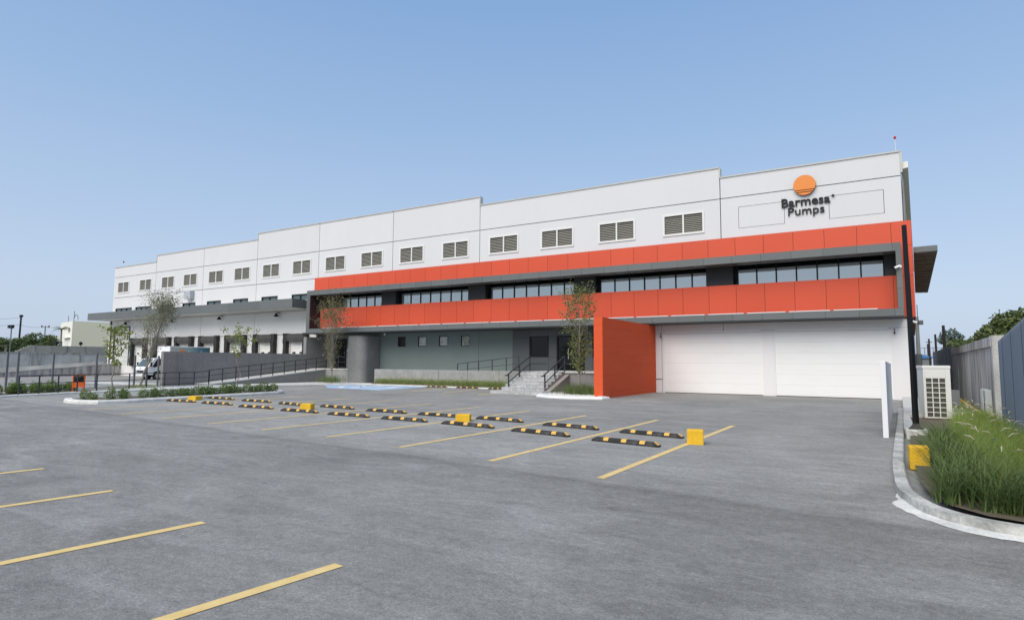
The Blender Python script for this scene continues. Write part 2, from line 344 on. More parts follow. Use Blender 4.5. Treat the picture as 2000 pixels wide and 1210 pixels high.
# sidewalks and kerbs -------------------------------------------------------
def slab(poly, z0, z1): return MB().ext([(x,y,z0) for x,y in poly], (0,0,z1-z0))
SW = [(-29.5,3.0),(-32.3,9.6),(-33.0,11.2),(-34.15,14.7),(-34.6,18.6),(-34.5,23.2),(-34.5,27.4),(-33.9,29.6),(-32.6,31.7),(-31.4,32.2),(-31.4,33.9),(-35.0,34.0),(-38.2,34.0),(-38.4,24.4),(-38.4,23.0),(-37.9,20.9),(-36.4,17.7),(-34.9,14.6),(-33.9,12.0),(-30.6,4.0)]
slab(SW, -.02, .06).build('sidewalk', CONC, kind='structure')
# kerb edging of the sidewalk, whitewashed
def kerb(pts, wd, h, name, m=KERB, z0=-.02, side=1):
    mb = MB(); P = [Vector((*p,0)) for p in pts]; A=[]; B=[]
    for i,p in enumerate(P):
        d = (P[min(i+1,len(P)-1)]-P[max(i-1,0)]).normalized(); s = Vector((-d.y,d.x,0))*side
        A.append(p); B.append(p+s*wd)
    for i in range(len(P)-1):
        q=[A[i],A[i+1],B[i+1],B[i]]; c=.02
        top=[A[i]+(B[i]-A[i]).normalized()*c, A[i+1]+(B[i+1]-A[i+1]).normalized()*c, B[i+1], B[i]]
        mb.add([(*p.xy,z0) for p in q]+[(*p.xy,h-c) for p in q[:2]]+[(*p.xy,h) for p in top],
               [(0,1,5,4),(4,5,7,6),(6,7,8,9),(2,3,9,8)])
    return mb.build(name, m, kind='structure')
kerb([(-29.4,3.0),(-32.2,9.6),(-32.9,11.2),(-34.05,14.7),(-34.5,18.6),(-34.4,23.2),(-34.4,27.4),(-33.8,29.6),(-32.5,31.65),(-31.4,32.1),(-26,32.2),(-19.0,31.7),(-18.2,28.6)], .22, .075, 'kerb', side=1)
# long planted island
ISL = [(-28.0,11.6),(-27.2,11.25),(-26.2,11.2),(-25.3,11.6),(-25.1,12.6),(-25.35,15),(-25.7,18),(-26.1,20.2),(-26.6,20.95),(-27.2,21.3),(-27.7,20.4),(-27.9,16),(-28.3,12.6)]
ICEN = Vector((-26.8,16,0))
def inset(poly, d):
    n=len(poly); out=[]; P=[Vector(p) for p in poly]; ar=sum(P[i].x*P[(i+1)%n].y-P[(i+1)%n].x*P[i].y for i in range(n)); sg = 1 if ar>0 else -1
    for i in range(n):
        t=(P[(i+1)%n]-P[i-1]).normalized(); out.append(tuple(P[i]+Vector((-t.y,t.x))*d*sg))
    return out
def ring(poly, wd, h, name, m=KERB):
    I = inset(poly, wd); J = inset(poly, .05); n=len(poly); mb=MB()
    vs=[(*p,-.02) for p in poly]+[(*p,h-.05) for p in poly]+[(*p,h) for p in J]+[(*p,h) for p in I]+[(*p,0) for p in I]
    fs=[]
    for k in range(4):
        for i in range(n): fs.append((k*n+i,k*n+(i+1)%n,(k+1)*n+(i+1)%n,(k+1)*n+i))
    mb.add(vs,fs); return mb.build(name,m,kind='structure'), I
_, I1 = ring(ISL, .28, .14, 'island_kerb'); MB().flat(I1, .10).build('planting_bed', SOIL, kind='structure')
# gravel bed beside the stairs
GB = [(-15.0,27.3),(-14.6,26.2),(-13.6,25.55),(-12.3,25.45),(-11.0,25.9),(-10.9,26.55),(-11.4,26.9),(-11.5,30.4),(-15.2,30.4)]
_, I2 = ring(GB, .3, .11, 'gravel_bed_kerb', mat('white_kerb_paint',(.66,.66,.64),.85,(.76,.76,.74),2,1)); MB().flat(I2, .07).build('gravel_bed', GRAV, kind='structure')
mb = MB()
for i in range(900):
    x = random.uniform(-15,-11.4); y = random.uniform(25.7,28.6); r = random.uniform(.02,.05)
    if y < 25.9+.25*abs(x+13): continue
    mb.add([(x-r,y,.07),(x,y-r,.07),(x+r,y,.07),(x,y+r,.07),(x+r*.2,y,.07+r*1.2)],[(0,1,4),(1,2,4),(2,3,4),(3,0,4)])
mb.build('gravel', mat('white_pebble',(.45,.45,.43),.8,(.78,.78,.75),9,.7), kind='stuff')
# right-hand bed
RK = [(.50,26.0),(.40,20.5),(.30,16.4),(.24,13.75),(.20,11.45),(.22,9.6),(.30,8.95),(.47,8.35),(.78,7.98),(1.2,7.82),(1.9,7.75),(3.4,7.7)]
def smooth(P,n=6):
    out=[]; Q=[P[0]]+list(P)+[P[-1]]
    for i in range(1,len(Q)-2):
        p0,p1,p2,p3=Q[i-1],Q[i],Q[i+1],Q[i+2]
        for k in range(n):
            t=k/n; out.append(tuple(.5*((2*p1[j])+(-p0[j]+p2[j])*t+(2*p0[j]-5*p1[j]+4*p2[j]-p3[j])*t*t+(-p0[j]+3*p1[j]-3*p2[j]+p3[j])*t**3) for j in (0,1)))
    return out+[tuple(P[-1])]
RK=smooth(RK)
kerb(RK, .16, .105, 'bed_kerb', KERBD, side=-1)
mb = MB()
OUT0 = [(.46,26.0),(.33,20.5),(.25,16.4),(.17,13.75),(.11,11.45),(.07,9.2),(.02,8.64),(.31,8.02),(.61,7.66),(1.06,7.5),(1.8,7.42),(3.4,7.35)]
OUT=[(x+random.uniform(-.028,.02),y+random.uniform(-.02,.02)) for x,y in smooth(OUT0)]
for i in range(len(OUT)-1):
    mb.add([(*OUT[i],.006),(*OUT[i+1],.006),(RK[i+1][0],RK[i+1][1],.03),(RK[i][0],RK[i][1],.03)],[(0,1,2,3)])
mb.build('gutter', KERB, kind='structure')
MB().flat([(.6,26),(.5,20.5),(.42,16.4),(.36,13.75),(.34,11.45),(.36,9.6),(.44,9.0),(.6,8.48),(.86,8.14),(1.2,8.0),(1.9,7.93),(3.4,7.88),(3.4,20),(3.0,34),(.7,34)], .09).build('garden_bed', SOIL, kind='structure')
slab([(.55,16.4),(.55,22.0),(2.3,22.3),(2.3,26),(1.05,34),(.62,34),(.5,26),(.36,19.5),(.32,17.3),(.35,16.4)], .0, .17).build('service_path', CONC, kind='structure')
# yard paving behind the fence of the docks
slab([(-51,21.8),(-41,21.8),(-41,24.2),(-51,24.2)], -.02, .02).build('concrete_apron', CONC, kind='structure')

# ================================================================== BUILDING
YW = 34.6
B = thing('warehouse_building', 'long white warehouse with orange and grey office front, loading docks and stepped parapet', 'building', (-36, YW, 0))
XS = [-73.55,-65.0,-56.55,-48.29,-40.15,-31.9,-23.82,-7.52,1.04]
TOP = [11.95,12.63,12.63,13.2,13.2,13.2,12.6,12.02]
G = .024
LOUV = []
cen = [-71.48,-66.97,-62.7,-58.72,-54.47,-50.43,-46.29]
for c_ in cen: LOUV.append(c_)
for k in range(9): LOUV.append(-42.25 + (k)*(-9.61+42.25)/8)
def holes_in(x0,x1,hs): return [h for h in hs if h[1] > x0 and h[0] < x1]
LH = [(c_-1.18,c_+1.18,9.06,10.27) for c_ in LOUV]
LH = [(a,b,c,d) for a,b,c,d in LH]
BLANK = [(-6.57,-4.23,9.07,10.27),(-2.14,.28,9.07,10.27)]
# dock clerestory windows
CW = [(-72.82,-69.5),(-68.64,-65.6)] + [(x,x+2.12) for x in (-63.8,-59.79,-55.66,-51.55,-47.42,-43.35)]
CH = [(a,b,6.85,7.33) for a,b in CW]
DC = [-67.33,-62.95,-59.0,-54.88,-50.76,-46.62,-42.48]
DH = [(c_-1.0,c_+1.0,1.15,3.3) for c_ in DC]
ROLLH = (-72.74,-69.6,1.1,5.26)
for i in range(8):
    x0, x1 = XS[i]+G, XS[i+1]-G
    MB().panel(x0,x1,10.85+G,TOP[i],YW,.2).build('wall_panel', WHITE, B)
    MB().panel(x0,x1,8.55+G,10.85-G,YW,.2,holes_in(x0,x1,LH+BLANK)).build('wall_panel', WHITE, B)
    if i < 4:
        MB().panel(x0,x1,5.96,8.55-G,YW,.2,holes_in(x0,x1,CH)).build('wall_panel', WHITE, B)
        hs = holes_in(x0,x1,DH)
        if i == 0:
            MB().panel(x0,x1,3.94+G,5.93,YW,.2,[ROLLH]).build('wall_panel', DOCKW, B); hs = hs+[ROLLH]
        else: MB().panel(x0,x1,3.94+G,5.93,YW,.2).build('wall_panel', DOCKW, B)
        MB().panel(x0,x1,-.05,3.94-G,YW,.2,hs).build('wall_panel', DOCKW, B)
    # coping
    t = TOP[i]; 
    MB().box(XS[i]-.03,XS[i+1]+.03 if i==7 else XS[i+1]-.0,YW-.05,YW+.3,t+.002,t+.075).build('coping', COPING, B)
for i in range(7):
    if TOP[i] != TOP[i+1]:
        a,b = sorted((TOP[i],TOP[i+1])); x = XS[i+1]
        MB().box(x-.04,x+.04,YW-.04,YW+.3,a+.08,b-.002).build('coping', COPING, B)
MB().box(1.0,1.10,YW-.03,YW+.28,11.0,12.02).build('coping', COPING, B)
MB().box(-73.5,1.0,YW+.215,YW+.25,8.0,11.9).build('backing_wall', JOINT, B)
MB().box(-73.5,-40.16,YW+.215,YW+.25,.0,7.99).build('backing_wall', JOINT, B)
MB().box(-11.9,1.0,YW+.215,YW+.25,.0,3.85).build('backing_wall', JOINT, B)
# roof, end walls
MB().add([(-73.5,YW+.3,11.4),(1.0,YW+.3,11.4),(3.5,95,11.4),(-73.5,95,11.4)],[(0,1,2,3)]).build('roof', COPING, B)
MB().ext([(-73.54,YW+.25,-.1),(-73.54,95,-.1),(-73.54,95,11.4),(-73.54,YW+.25,11.4)],(.2,0,0)).build('side_wall', WHITE, B)
MB().ext([(1.02,YW+.21,-.1),(3.45,95,-.1),(3.45,95,11.6),(1.02,YW+.21,11.6)],(-.2,0,0)).build('side_wall', WHITE, B)
mb = MB()
for k in range(40):
    y0 = 35.2+k*1.2; y1 = y0+.6; x0=1.04+.04*(y0-34.6)+.02; x1 = 1.04+.04*(y1-34.6)+.02
    mb.ext([(x0,y0,8.6),(x1,y1,8.6),(x1,y1,11.3),(x0,y0,11.3)],(.06,0,0))
mb.build('corrugated_siding', TAN, B)
MB().ext([(1.06,YW+.15,11.2),(1.34,YW+.15,11.25),(1.34,YW+.15,11.55),(1.06,YW+.15,11.55)],(1.6,40,0)).build('gutter', CREAM, B)
# louvre windows
def louver(c_):
    x0,x1,z0,z1 = c_-1.18,c_+1.18,9.06,10.27
    w_ = MB(); t=.09
    w_.box(x0-.02,x1+.02,YW-.04,YW+.06,z1-.07,z1+.02); w_.box(x0-.02,x1+.02,YW-.05,YW+.06,z0-.03,z0+.08)
    w_.box(x0-.02,x0+t,YW-.039,YW+.06,z0+.08,z1-.07); w_.box(x1-t,x1+.02,YW-.039,YW+.06,z0+.08,z1-.07)
    w_.box(c_-.045,c_+.045,YW-.03,YW+.05,z0+.08,z1-.07)
    o = w_.build('louvre_window', ALU, B)
    MB().box(x0+.03,x1-.03,YW+.14,YW+.16,z0+.03,z1-.03).build('back_panel', SLATB, o)
    for (a,b) in ((x0+t,c_-.045),(c_+.045,x1-t)):
        s = MB(); n = 10; h=(z1-z0-.17)/n
        for k in range(n):
            zb = z0+.085+k*h
            s.ext([(a+.004,YW+.015,zb),(a+.004,YW+.10,zb+h*.72),(a+.004,YW+.11,zb+h*.60),(a+.004,YW+.025,zb-.012)],(b-a-.008,0,0))
        q = s.build('slat_bank', SLAT, o, kind='stuff')
for c_ in LOUV: louver(c_)
for a,b,c,d in BLANK: MB().box(a+.022,b-.022,YW+.004,YW+.15,c+.022,d-.022).build('infill_panel', WHITE, B)
# clerestory windows above the dock canopy
for (a,b) in CW:
    n = 3 if b-a > 2.5 else 2
    f = MB(); f.box(a-.03,b+.03,YW-.03,YW+.1,7.26,7.36); f.box(a-.03,a+.05,YW-.03,YW+.1,6.8,7.26); f.box(b-.05,b+.03,YW-.03,YW+.1,6.8,7.26)
    for k in range(1,n): x=a+(b-a)*k/n; f.box(x-.05,x+.05,YW-.02,YW+.1,6.8,7.26)
    o = f.build('clerestory_window', FRAME, B)
    for k in range(n):
        x=a+(b-a)*k/n; MB().box(x+.05,x+(b-a)/n-.05,YW+.05,YW+.07,6.86,7.26).build('pane', GLASSG, o)
# dock canopy
CX0, CX1, CY = -74.45, -40.35, 32.55
n = 8
for k in range(n):
    a = CX0+(CX1-CX0-.4)*k/n; b = CX0+(CX1-CX0-.4)*(k+1)/n
    MB().box(a+.004,b-.004,CY,CY+.05,6.0,6.72).build('canopy_fascia', GREYP, B)
MB().box(CX1-.45,CX1-.40,CY+.01,YW-.02,6.0,6.72).build('canopy_fascia', GREYP, B)
MB().box(CX0,CX0+.05,CY+.051,YW-.02,6.0,6.719).build('canopy_fascia', GREYP, B)
MB().box(CX0+.05,CX1-.451,CY+.052,YW-.01,6.62,6.70).build('canopy_roof', COPING, B)
MB().box(CX0+.055,CX1-.455,CY+.055,YW-.012,5.985,6.05).build('canopy_soffit', mat('pale_soffit',(.60,.60,.56),.8,(.66,.66,.62),.6,1), B)
MB().tube([(-73.45,YW-.09,.0),(-73.45,YW-.09,5.98)], .06, 8).build('downpipe', BLACKM, B)
MB().box(-74.0,-73.72,YW-.0,YW+.2,0,5.98).build('corner_post', ALU, B)
# dock doors with seals
def dock(c_):
    s = MB()
    s.box(c_-1.02,c_-.92,YW-.02,YW+.06,1.15,3.36); s.box(c_+.92,c_+1.02,YW-.02,YW+.06,1.15,3.36); s.box(c_-.92,c_+.92,YW-.02,YW+.06,3.27,3.36)
    o = s.build('dock_door', ALU, B)
    for k in range(4):
        z0=1.15+k*.53; MB().box(c_-.915,c_+.915,YW+.07,YW+.11,z0+.006,z0+.524).build('door_section', DDOOR, o)
    for dx in (-.45,.45): MB().box(c_+dx-.2,c_+dx+.2,YW+.062,YW+.072,2.3,2.45).build('vision_pane', FRAME, o)
    q = MB(); x0,x1=c_-1.5,c_+1.5
    # sagging head curtain
    N=10; vs=[];fs=[]
    for i in range(N+1):
        x=x0+.35+(x1-x0-.7)*i/N; sg=.14*math.sin(math.pi*i/N)+random.uniform(0,.03)
        for j,(yy,zz) in enumerate(((YW-.02,4.0),(YW-.30,3.99-sg*.3),(YW-.36,3.7-sg*.5+random.uniform(-.02,.02)),(YW-.30,3.42-sg),(YW-.06,3.40-sg*.6))): vs.append((x,yy,zz))
    for i in range(N):
        for j in range(4): fs.append((i*5+j,(i+1)*5+j,(i+1)*5+j+1,i*5+j+1))
    q.add(vs,fs); h = q.build('dock_seal', CURTG, B)
    for sx in (-1,1):
        p = MB(); xa,xb = sorted((c_+sx*1.0,c_+sx*1.5))
        nz=9; vs=[]; fs=[]
        for j in range(nz+1):
            z=1.05+(4.02-1.05)*j/nz
            for (xx,yy) in ((xa,YW-.02),(xa,YW-.30),(xb,YW-.36),(xb,YW-.02)):
                vs.append((xx+random.uniform(-.035,.035),yy+random.uniform(-.04,.02)*(yy<YW-.1),z))
        for j in range(nz):
            for k in range(4): fs.append((j*4+k,j*4+(k+1)%4,(j+1)*4+(k+1)%4,(j+1)*4+k))
        fs.append(tuple(range(nz*4,nz*4+4))); p.add(vs,fs); p.build('side_pad', CURT, h)
    MB().box(c_-.8,c_-.5,YW-.12,YW-.01,.8,1.1).box(c_+.5,c_+.8,YW-.12,YW-.01,.8,1.1).build('dock_bumper', RUBBER, o)
for c_ in DC: dock(c_)
# roller door at the top of the ramp
o = MB().box(-72.84,-72.74,YW-.06,YW+.1,1.1,5.3).box(-69.6,-69.5,YW-.06,YW+.1,1.1,5.3).box(-72.74,-69.6,YW-.06,YW+.1,5.24,5.32).build('roller_door', BLACKM, B)
for k in range(9): MB().box(-72.74,-69.6,YW+.06,YW+.10,1.1+k*.46+.008,1.1+(k+1)*.46-.006).build('door_section', ROLL, o)

# ---------------------------------------------- office box
YO, YG = 34.45, 33.4
XL, XR = -39.6, .64
SE = [.5-1.452*k for k in range(28)]
def seams(a,b): return [a]+sorted(x for x in SE if a+.12 < x < b-.12)+[b]
def strip(x0,x1,z0,z1,y,th,m,name,g=.009):
    xs = seams(x0,x1)
    for i in range(len(xs)-1): MB().box(xs[i]+g,xs[i+1]-g,y,y+th,z0,z1).build(name,m,B)
strip(-40.4,1.33,7.375,8.575,YO,.06,ORANGE,'cladding_panel')
for z0,z1 in ((5.92,7.36),(3.94,5.90)): MB().box(.87,1.33,YO,YO+.06,z0,z1).build('cladding_panel',ORANGE,B)
strip(XL,XR,4.35,5.95,YO,.06,ORANGE,'cladding_panel')
MB().box(XL+.0,XR,YO+.065,YO+.14,4.3,5.94).build('backing_wall',JOINT,B)
MB().box(-40.38,1.31,YO+.065,YW-.012,7.30,8.56).build('backing_wall',JOINT,B)
# orange return along the right side and its soffit
MB().ext([(1.34,YO+.065,3.94),(2.05,55.6,3.94),(2.05,55.6,8.56),(1.34,YO+.065,8.56)],(-.06,0,0)).build('cladding_panel',ORANGE,B)
mb=MB()
MB().ext([(1.06,YO+.07,3.93),(1.33,YO+.07,3.93),(2.04,55.6,3.93),(1.86,55.6,3.93)],(0,0,-.02)).build('soffit',mat('brown_soffit',(.28,.06,.03),.6),B)
# grey picture frame: upper, lower, left, right members, panelled
def fmember(x0,x1,z0,z1,y0=YG,y1=YO-.005):
    MB().box(x0,x1,y0,y1,z0,z1).build('frame_panel',GREYP,B)
xs = seams(-40.04,.86)
g=.007
for i in range(len(xs)-1):
    fmember(xs[i]+g,xs[i+1]-g,6.985,7.372); fmember(xs[i]+g,xs[i+1]-g,3.922,4.275)
for z0,z1 in ((4.28,5.2),(5.21,6.15),(6.16,6.98)): fmember(.63,.859,z0,z1)
MB().box(-40.04,-39.66,YG,YO-.006,4.28,6.98).build('frame_panel',GREYP,B)
MB().box(-39.655,XL,YG+.02,YO+.9,4.28,7.2).build('recess_side',MAROON,B)
MB().box(-39.9,.84,YG+.02,YO-.02,4.0,4.27).build('backing_wall',JOINT,B)
MB().box(-39.9,.84,YG+.02,YO-.02,7.0,7.36).build('backing_wall',JOINT,B)
# white lamp strip pieces on the lower member
xs2=[-38.6+2.03*k for k in range(20)]
for x in xs2:
    if x+1.86 < .4: MB().box(x,x+1.86,YG+.45,YG+.55,4.28,4.345).build('light_strip',CAMW,B)
# glazing behind
YGL = 35.4
MB().box(XL,XR,YO+.145,36.2,7.16,7.28).build('soffit',SOFF,B)
MB().box(XL,XR,YGL+.1,YGL+.2,4.3,7.2).build('backing_wall',DARKP,B)
MB().box(XR,XR+.05,YO+.01,YGL,4.3,7.2).build('recess_side',DARKP,B)
MB().box(.16,XR-.005,YO+.35,YGL+.05,4.4,7.15).build('column_casing',DARKP,B)
for k in range(4):
    a = -8.46-8.26*k; MB().box(a,a+1.46,YO+.45,YGL+.05,4.4,7.15).build('column_casing',DARKP,B)
for k in range(5):
    a = -6.83-8.26*k; b = .14-8.26*k-(.30 if k else 0)
    if k==4: a,b=-38.9,-33.5
    nn = 7 if k<4 else 6
    fr = MB(); xs3=[a+(b-a)*i/nn for i in range(nn+1)]
    for x in xs3: fr.box(x-.035,x+.035,YGL-.06,YGL+.03,4.6,7.15)
    fr.box(a,b,YGL-.05,YGL+.03,6.86,6.92); fr.box(a,b,YGL-.05,YGL+.03,4.55,4.62)
    o = fr.build('ribbon_window',FRAME,B)
    for i in range(nn):
        MB().box(xs3[i]+.03,xs3[i+1]-.03,YGL-.01,YGL+.0,4.62,6.86).build('pane',GLASS if not(k==4 and i==0) else GLASSD,o)  # leftmost pane coloured dark to stand for the mirrored recess wall
        MB().box(xs3[i]+.03,xs3[i+1]-.03,YGL-.01,YGL+.0,6.92,7.14).build('pane',GLASSD,o)
# underside of the box and of the entrance recess
MB().box(-40.03,.85,YG+.03,36.2,3.86,3.915).build('soffit',SOFF,B)
# ground floor: teal render, entrance cladding
YT=35.6
SWN=[(-32.07,-31.29),(-30.06,-29.27),(-28.06,-27.27),(-26.06,-25.3)]
H4=[(a,b,2.81,3.58) for a,b in SWN]
MB().panel(-37.0,-24.5-.01,0,3.86,YT,.2,H4).build('rendered_wall',TEAL,B)
MB().panel(-24.5+.01,-21.7,0,3.86,YT,.2).build('rendered_wall',TEAL,B)
MB().box(-40,-12,YT+.35,YT+.4,0,3.86).build('backing_wall',FRAME,B)
for a,b in SWN:
    f=MB(); t=.05
    f.box(a-.06,b+.06,YT-.02,YT+.1,3.58,3.64); f.box(a-.06,b+.06,YT-.02,YT+.1,2.75,2.81); f.box(a-.06,a,YT-.02,YT+.1,2.81,3.58); f.box(b,b+.06,YT-.02,YT+.1,2.81,3.58)
    o=f.build('small_window',mat('grey_trim',(.20,.22,.22),.6),B)
    MB().box(a,a+t,YT+.02,YT+.08,2.81,3.58).box(b-t,b,YT+.02,YT+.08,2.81,3.58).box(a+t,b-t,YT+.02,YT+.08,3.53,3.58).box(a+t,b-t,YT+.02,YT+.08,2.81,2.86).build('sash',FRAME,o)
    MB().box(a+t,b-t,YT+.05,YT+.06,2.86,3.53).build('pane',GLASSD if a<-31 else mat('painted_reflection_glass',(.16,.17,.15),.05,(.40,.42,.38),3.5,.5,.5,ior=1.8),o)  # mottled base colour: generic reflections painted into the panes
XE=[-21.69,-20.35,-18.9,-18.3]
ZE=[1.13,2.03,3.41,3.86]
def epanel(a,b,c,d): MB().box(a+.008,b-.008,YT-.03,YT+.05,c+.008,d-.008).build('cladding_panel',ENTRY,B)
epanel(XE[0],XE[1],ZE[0],3.30); epanel(XE[0],XE[1],3.30,ZE[3])
epanel(XE[1],XE[2],ZE[0],ZE[1]); epanel(XE[1],XE[2],ZE[2],ZE[3])
epanel(XE[2],XE[3],ZE[0],ZE[1]); epanel(XE[2],XE[3],ZE[1],ZE[2]); epanel(XE[2],XE[3],ZE[2],ZE[3])
epanel(-18.3,-16.3,3.41,ZE[3]); epanel(-16.3,-15.75,ZE[0],ZE[2]); epanel(-16.3,-15.75,ZE[2],ZE[3])
epanel(-15.75,-14.3,ZE[0],ZE[1]); epanel(-15.75,-14.3,ZE[2],ZE[3])
for x in (-14.3,-13.0): epanel(x,x+1.3,ZE[0],ZE[1]); epanel(x,x+1.3,ZE[1],ZE[2]); epanel(x,x+1.3,ZE[2],ZE[3])
MB().box(-21.69,-11.7,YT+.051,YT+.1,0,3.86).build('backing_wall',FRAME,B) if False else None
for a,b in ((XE[1],XE[2]),(-15.75,-14.3)):
    o=MB().box(a+.02,a+.1,YT-.02,YT+.08,ZE[1],ZE[2]).box(b-.1,b-.02,YT-.02,YT+.08,ZE[1],ZE[2]).box(a+.1,b-.1,YT-.02,YT+.08,ZE[1],ZE[1]+.06).box(a+.1,b-.1,YT-.02,YT+.08,ZE[2]-.06,ZE[2]).build('entrance_window',FRAME,B)
    MB().box(a+.1,b-.1,YT+.03,YT+.04,ZE[1]+.06,ZE[2]-.06).build('pane',GLASSD,o)
o=MB().box(-18.29,-18.2,YT-.03,YT+.08,1.13,3.40).box(-16.4,-16.31,YT-.03,YT+.08,1.13,3.40).box(-18.2,-16.4,YT-.03,YT+.08,3.32,3.40).box(-17.33,-17.25,YT-.0,YT+.08,1.13,3.32).build('entrance_door',FRAME,B)
for a,b in ((-18.2,-17.33),(-17.25,-16.4)): MB().box(a,b,YT+.03,YT+.04,1.16,3.32).build('pane',GLASSD,o)
MB().tube([(-17.42,YT-.08,1.9),(-17.42,YT-.08,2.6)],.018,6).build('handle',ALU,o)
# garage part
GD=[(-10.87,-5.52),(-4.97,.3)]
GH=[(a,b,-.02,3.41) for a,b in GD]
MB().panel(-11.9,-10.87-.12,.75+G,3.86,YW,.2).build('wall_panel',GARWALL,B)
MB().panel(-11.9,-10.87-.12,-.05,.75-G,YW,.2).build('wall_panel',GARWALL,B)
MB().panel(-10.97,-7.53,3.45,3.86,YW,.2).build('wall_panel',GARWALL,B)
MB().panel(-7.50,1.04,3.45,3.86,YW,.2).build('wall_panel',GARWALL,B)
MB().panel(-10.97,-10.87,-.05,3.44,YW+.02,.18).build('wall_panel',GARWALL,B)
MB().panel(-5.52,-4.97,-.05,3.44,YW,.2).build('wall_panel',GARWALL,B)
MB().panel(.3,1.04,-.05,3.44,YW,.2).build('wall_panel',GARWALL,B)
for a,b in GD:
    o=MB().box(a+.0,a+.05,YW+.03,YW+.1,0,3.41).box(b-.05,b,YW+.03,YW+.1,0,3.41).box(a+.05,b-.05,YW+.05,YW+.12,3.37,3.45).build('garage_door',GARW,B)
    n=6
    for k in range(n):
        z0=.03+k*3.33/n; z1=.03+(k+1)*3.33/n-.004; mb=MB()
        mb.box(a+.05,b-.05,YW+.075,YW+.12,z0,z1)
        for q in range(1,4):
            zz=z0+(z1-z0)*q/4; mb.box(a+.055,b-.055,YW+.0722,YW+.0749,zz-.02,zz+.02)
        mb.build('door_section',GARW,o)
    MB().box(a+.05,b-.05,YW+.06,YW+.13,.002,.028).build('bottom_seal',RUBBER,o)
# canopy on the right flank
cano=[(1.38,34.72),(2.33,34.62),(2.93,54.4),(2.12,54.0)]
MB().ext([(x,y,7.03) for x,y in cano],(0,0,.27)).build('side_canopy',GREYP,B)
c0=B
mb=MB(); N=14
for k in range(N):
    t0=(k+.03)/N; t1=(k+.97)/N
    def lp(a,b,t): return (a[0]+(b[0]-a[0])*t, a[1]+(b[1]-a[1])*t)
    A0,A1=lp(cano[0],cano[3],t0),lp(cano[0],cano[3],t1); B0,B1=lp(cano[1],cano[2],t0),lp(cano[1],cano[2],t1)
    mid=random.uniform(.5,.62)
    for (s0,s1,dz) in ((.03,mid-.01,random.uniform(0,.02)),(mid+.01,.95,random.uniform(.02,.04))):
        P=[lp(A0,B0,s0),lp(A0,B0,s1),lp(A1,B1,s1),lp(A1,B1,s0)]
        MB().ext([(x,y,6.985+dz*.6) for x,y in P],(0,0,.03)).build('soffit_board',LOUVP,B)

# ================================================================== SIGN AND WALL FITTINGS
def text_obj(body, x0, x1, z, capz, bold, depth, y, parent, m, name='letter'):
    """each character its own mesh, scaled to span x0..x1"""
    def make(s):
        cu=bpy.data.curves.new('t','FONT'); cu.body=s; cu.size=1; cu.extrude=depth/2; cu.offset=bold; cu.resolution_u=4
        ob=bpy.data.objects.new('t',cu); col.objects.link(ob); dg=bpy.context.evaluated_depsgraph_get()
        me=bpy.data.meshes.new_from_object(ob.evaluated_get(dg)); bpy.data.objects.remove(ob); return me
    full=make(body); xs=[v.co.x for v in full.vertices]; a,b=min(xs),max(xs); sx=(x1-x0)/(b-a)
    cap=make('B'); zs=[v.co.y for v in cap.vertices]; sz=capz/(max(zs)-min(zs))
    for i,ch in enumerate(body):
        if ch==' ': continue
        me=make(ch); pre=make(body[:i+1]); px=max(v.co.x for v in pre.vertices)-max(v.co.x for v in me.vertices)
        off=wloc(parent)
        for v in me.vertices:
            X=x0+(v.co.x+px-a)*sx; Z=z+v.co.y*sz; Y=y-v.co.z
            v.co=(X-off.x,Y-off.y,Z-off.z)
        me.materials.clear(); me.materials.append(m); me.flip_normals() if False else None
        o=bpy.data.objects.new(name,me); col.objects.link(o); o.parent=parent
S = thing('logo_sign','orange sun disc over black raised lettering on the white parapet','sign',(-3.22,YW,9.4))
def disc(zlo,zhi,c=(-3.225,10.97),r=.53):
    pts=[]
    N=48
    for i in range(N):
        a=2*math.pi*i/N; z=c[1]+r*math.sin(a)
        pts.append((c[0]+r*math.cos(a),z))
    # clip
    def clip(P,f):
        out=[]
        for i in range(len(P)):
            p,q=P[i],P[(i+1)%len(P)]; a,b=f(p),f(q)
            if a>=0: out.append(p)
            if a*b<0: t=a/(a-b); out.append((p[0]+(q[0]-p[0])*t,p[1]+(q[1]-p[1])*t))
        return out
    P=clip(clip(pts,lambda p:p[1]-zlo),lambda p:zhi-p[1])
    o=MB(); n=len(P); vs=[(x,YW-.16,z) for x,z in P]+[(x,YW-.01,z) for x,z in P]
    o.add(vs,[tuple(range(n))]); o.cur=1; o.add(vs,[(i,(i+1)%n,n+(i+1)%n,n+i) for i in range(n)])
    return o.build('emblem',[SUNO,SUNSIDE],S)
disc(10.725,11.6); disc(10.62,10.685); disc(10.3,10.575)
text_obj('Barmesa',-4.36,-2.06,9.93,.46,.014,.07,YW-.05,S,LETT)
text_obj('Pumps',-4.05,-2.34,9.45,.42,.004,.07,YW-.05,S,LETT)
text_obj('®',-2.0,-1.86,10.22,.085,.0,.08,YW-.06,S,LETT,'registered_mark')
CL=[-69.9,-61.0,-53.1,-44.9]
for k,x in enumerate(CL):
    t=thing('wall_lamp','black conical lamp under the dock canopy, '+['nearest the roller door','above the bare tree','near the middle dock doors','nearest the grey frame'][k],'lamp',(x,YW-.35,5.7),'lamps under the dock canopy')
    mb=MB(); mb.tube([(x,YW-.35,5.5),(x,YW-.35,5.78)],[.22,.05],12); mb.build('lamp_shade',BLACKM,t)
    MB().bar((x,YW-.35,5.78),(x,YW-.0,5.86),.05).build('arm',BLACKM,t)
t=thing('junction_box','pale grey box fixed to the white wall above the dock canopy','box',(-58.4,YW-.25,7.7))
MB().box(-58.95,-57.9,YW-.45,YW-.02,7.72,8.5).build('housing',mat('box_grey',(.40,.42,.45),.5),t,bevel=.02)
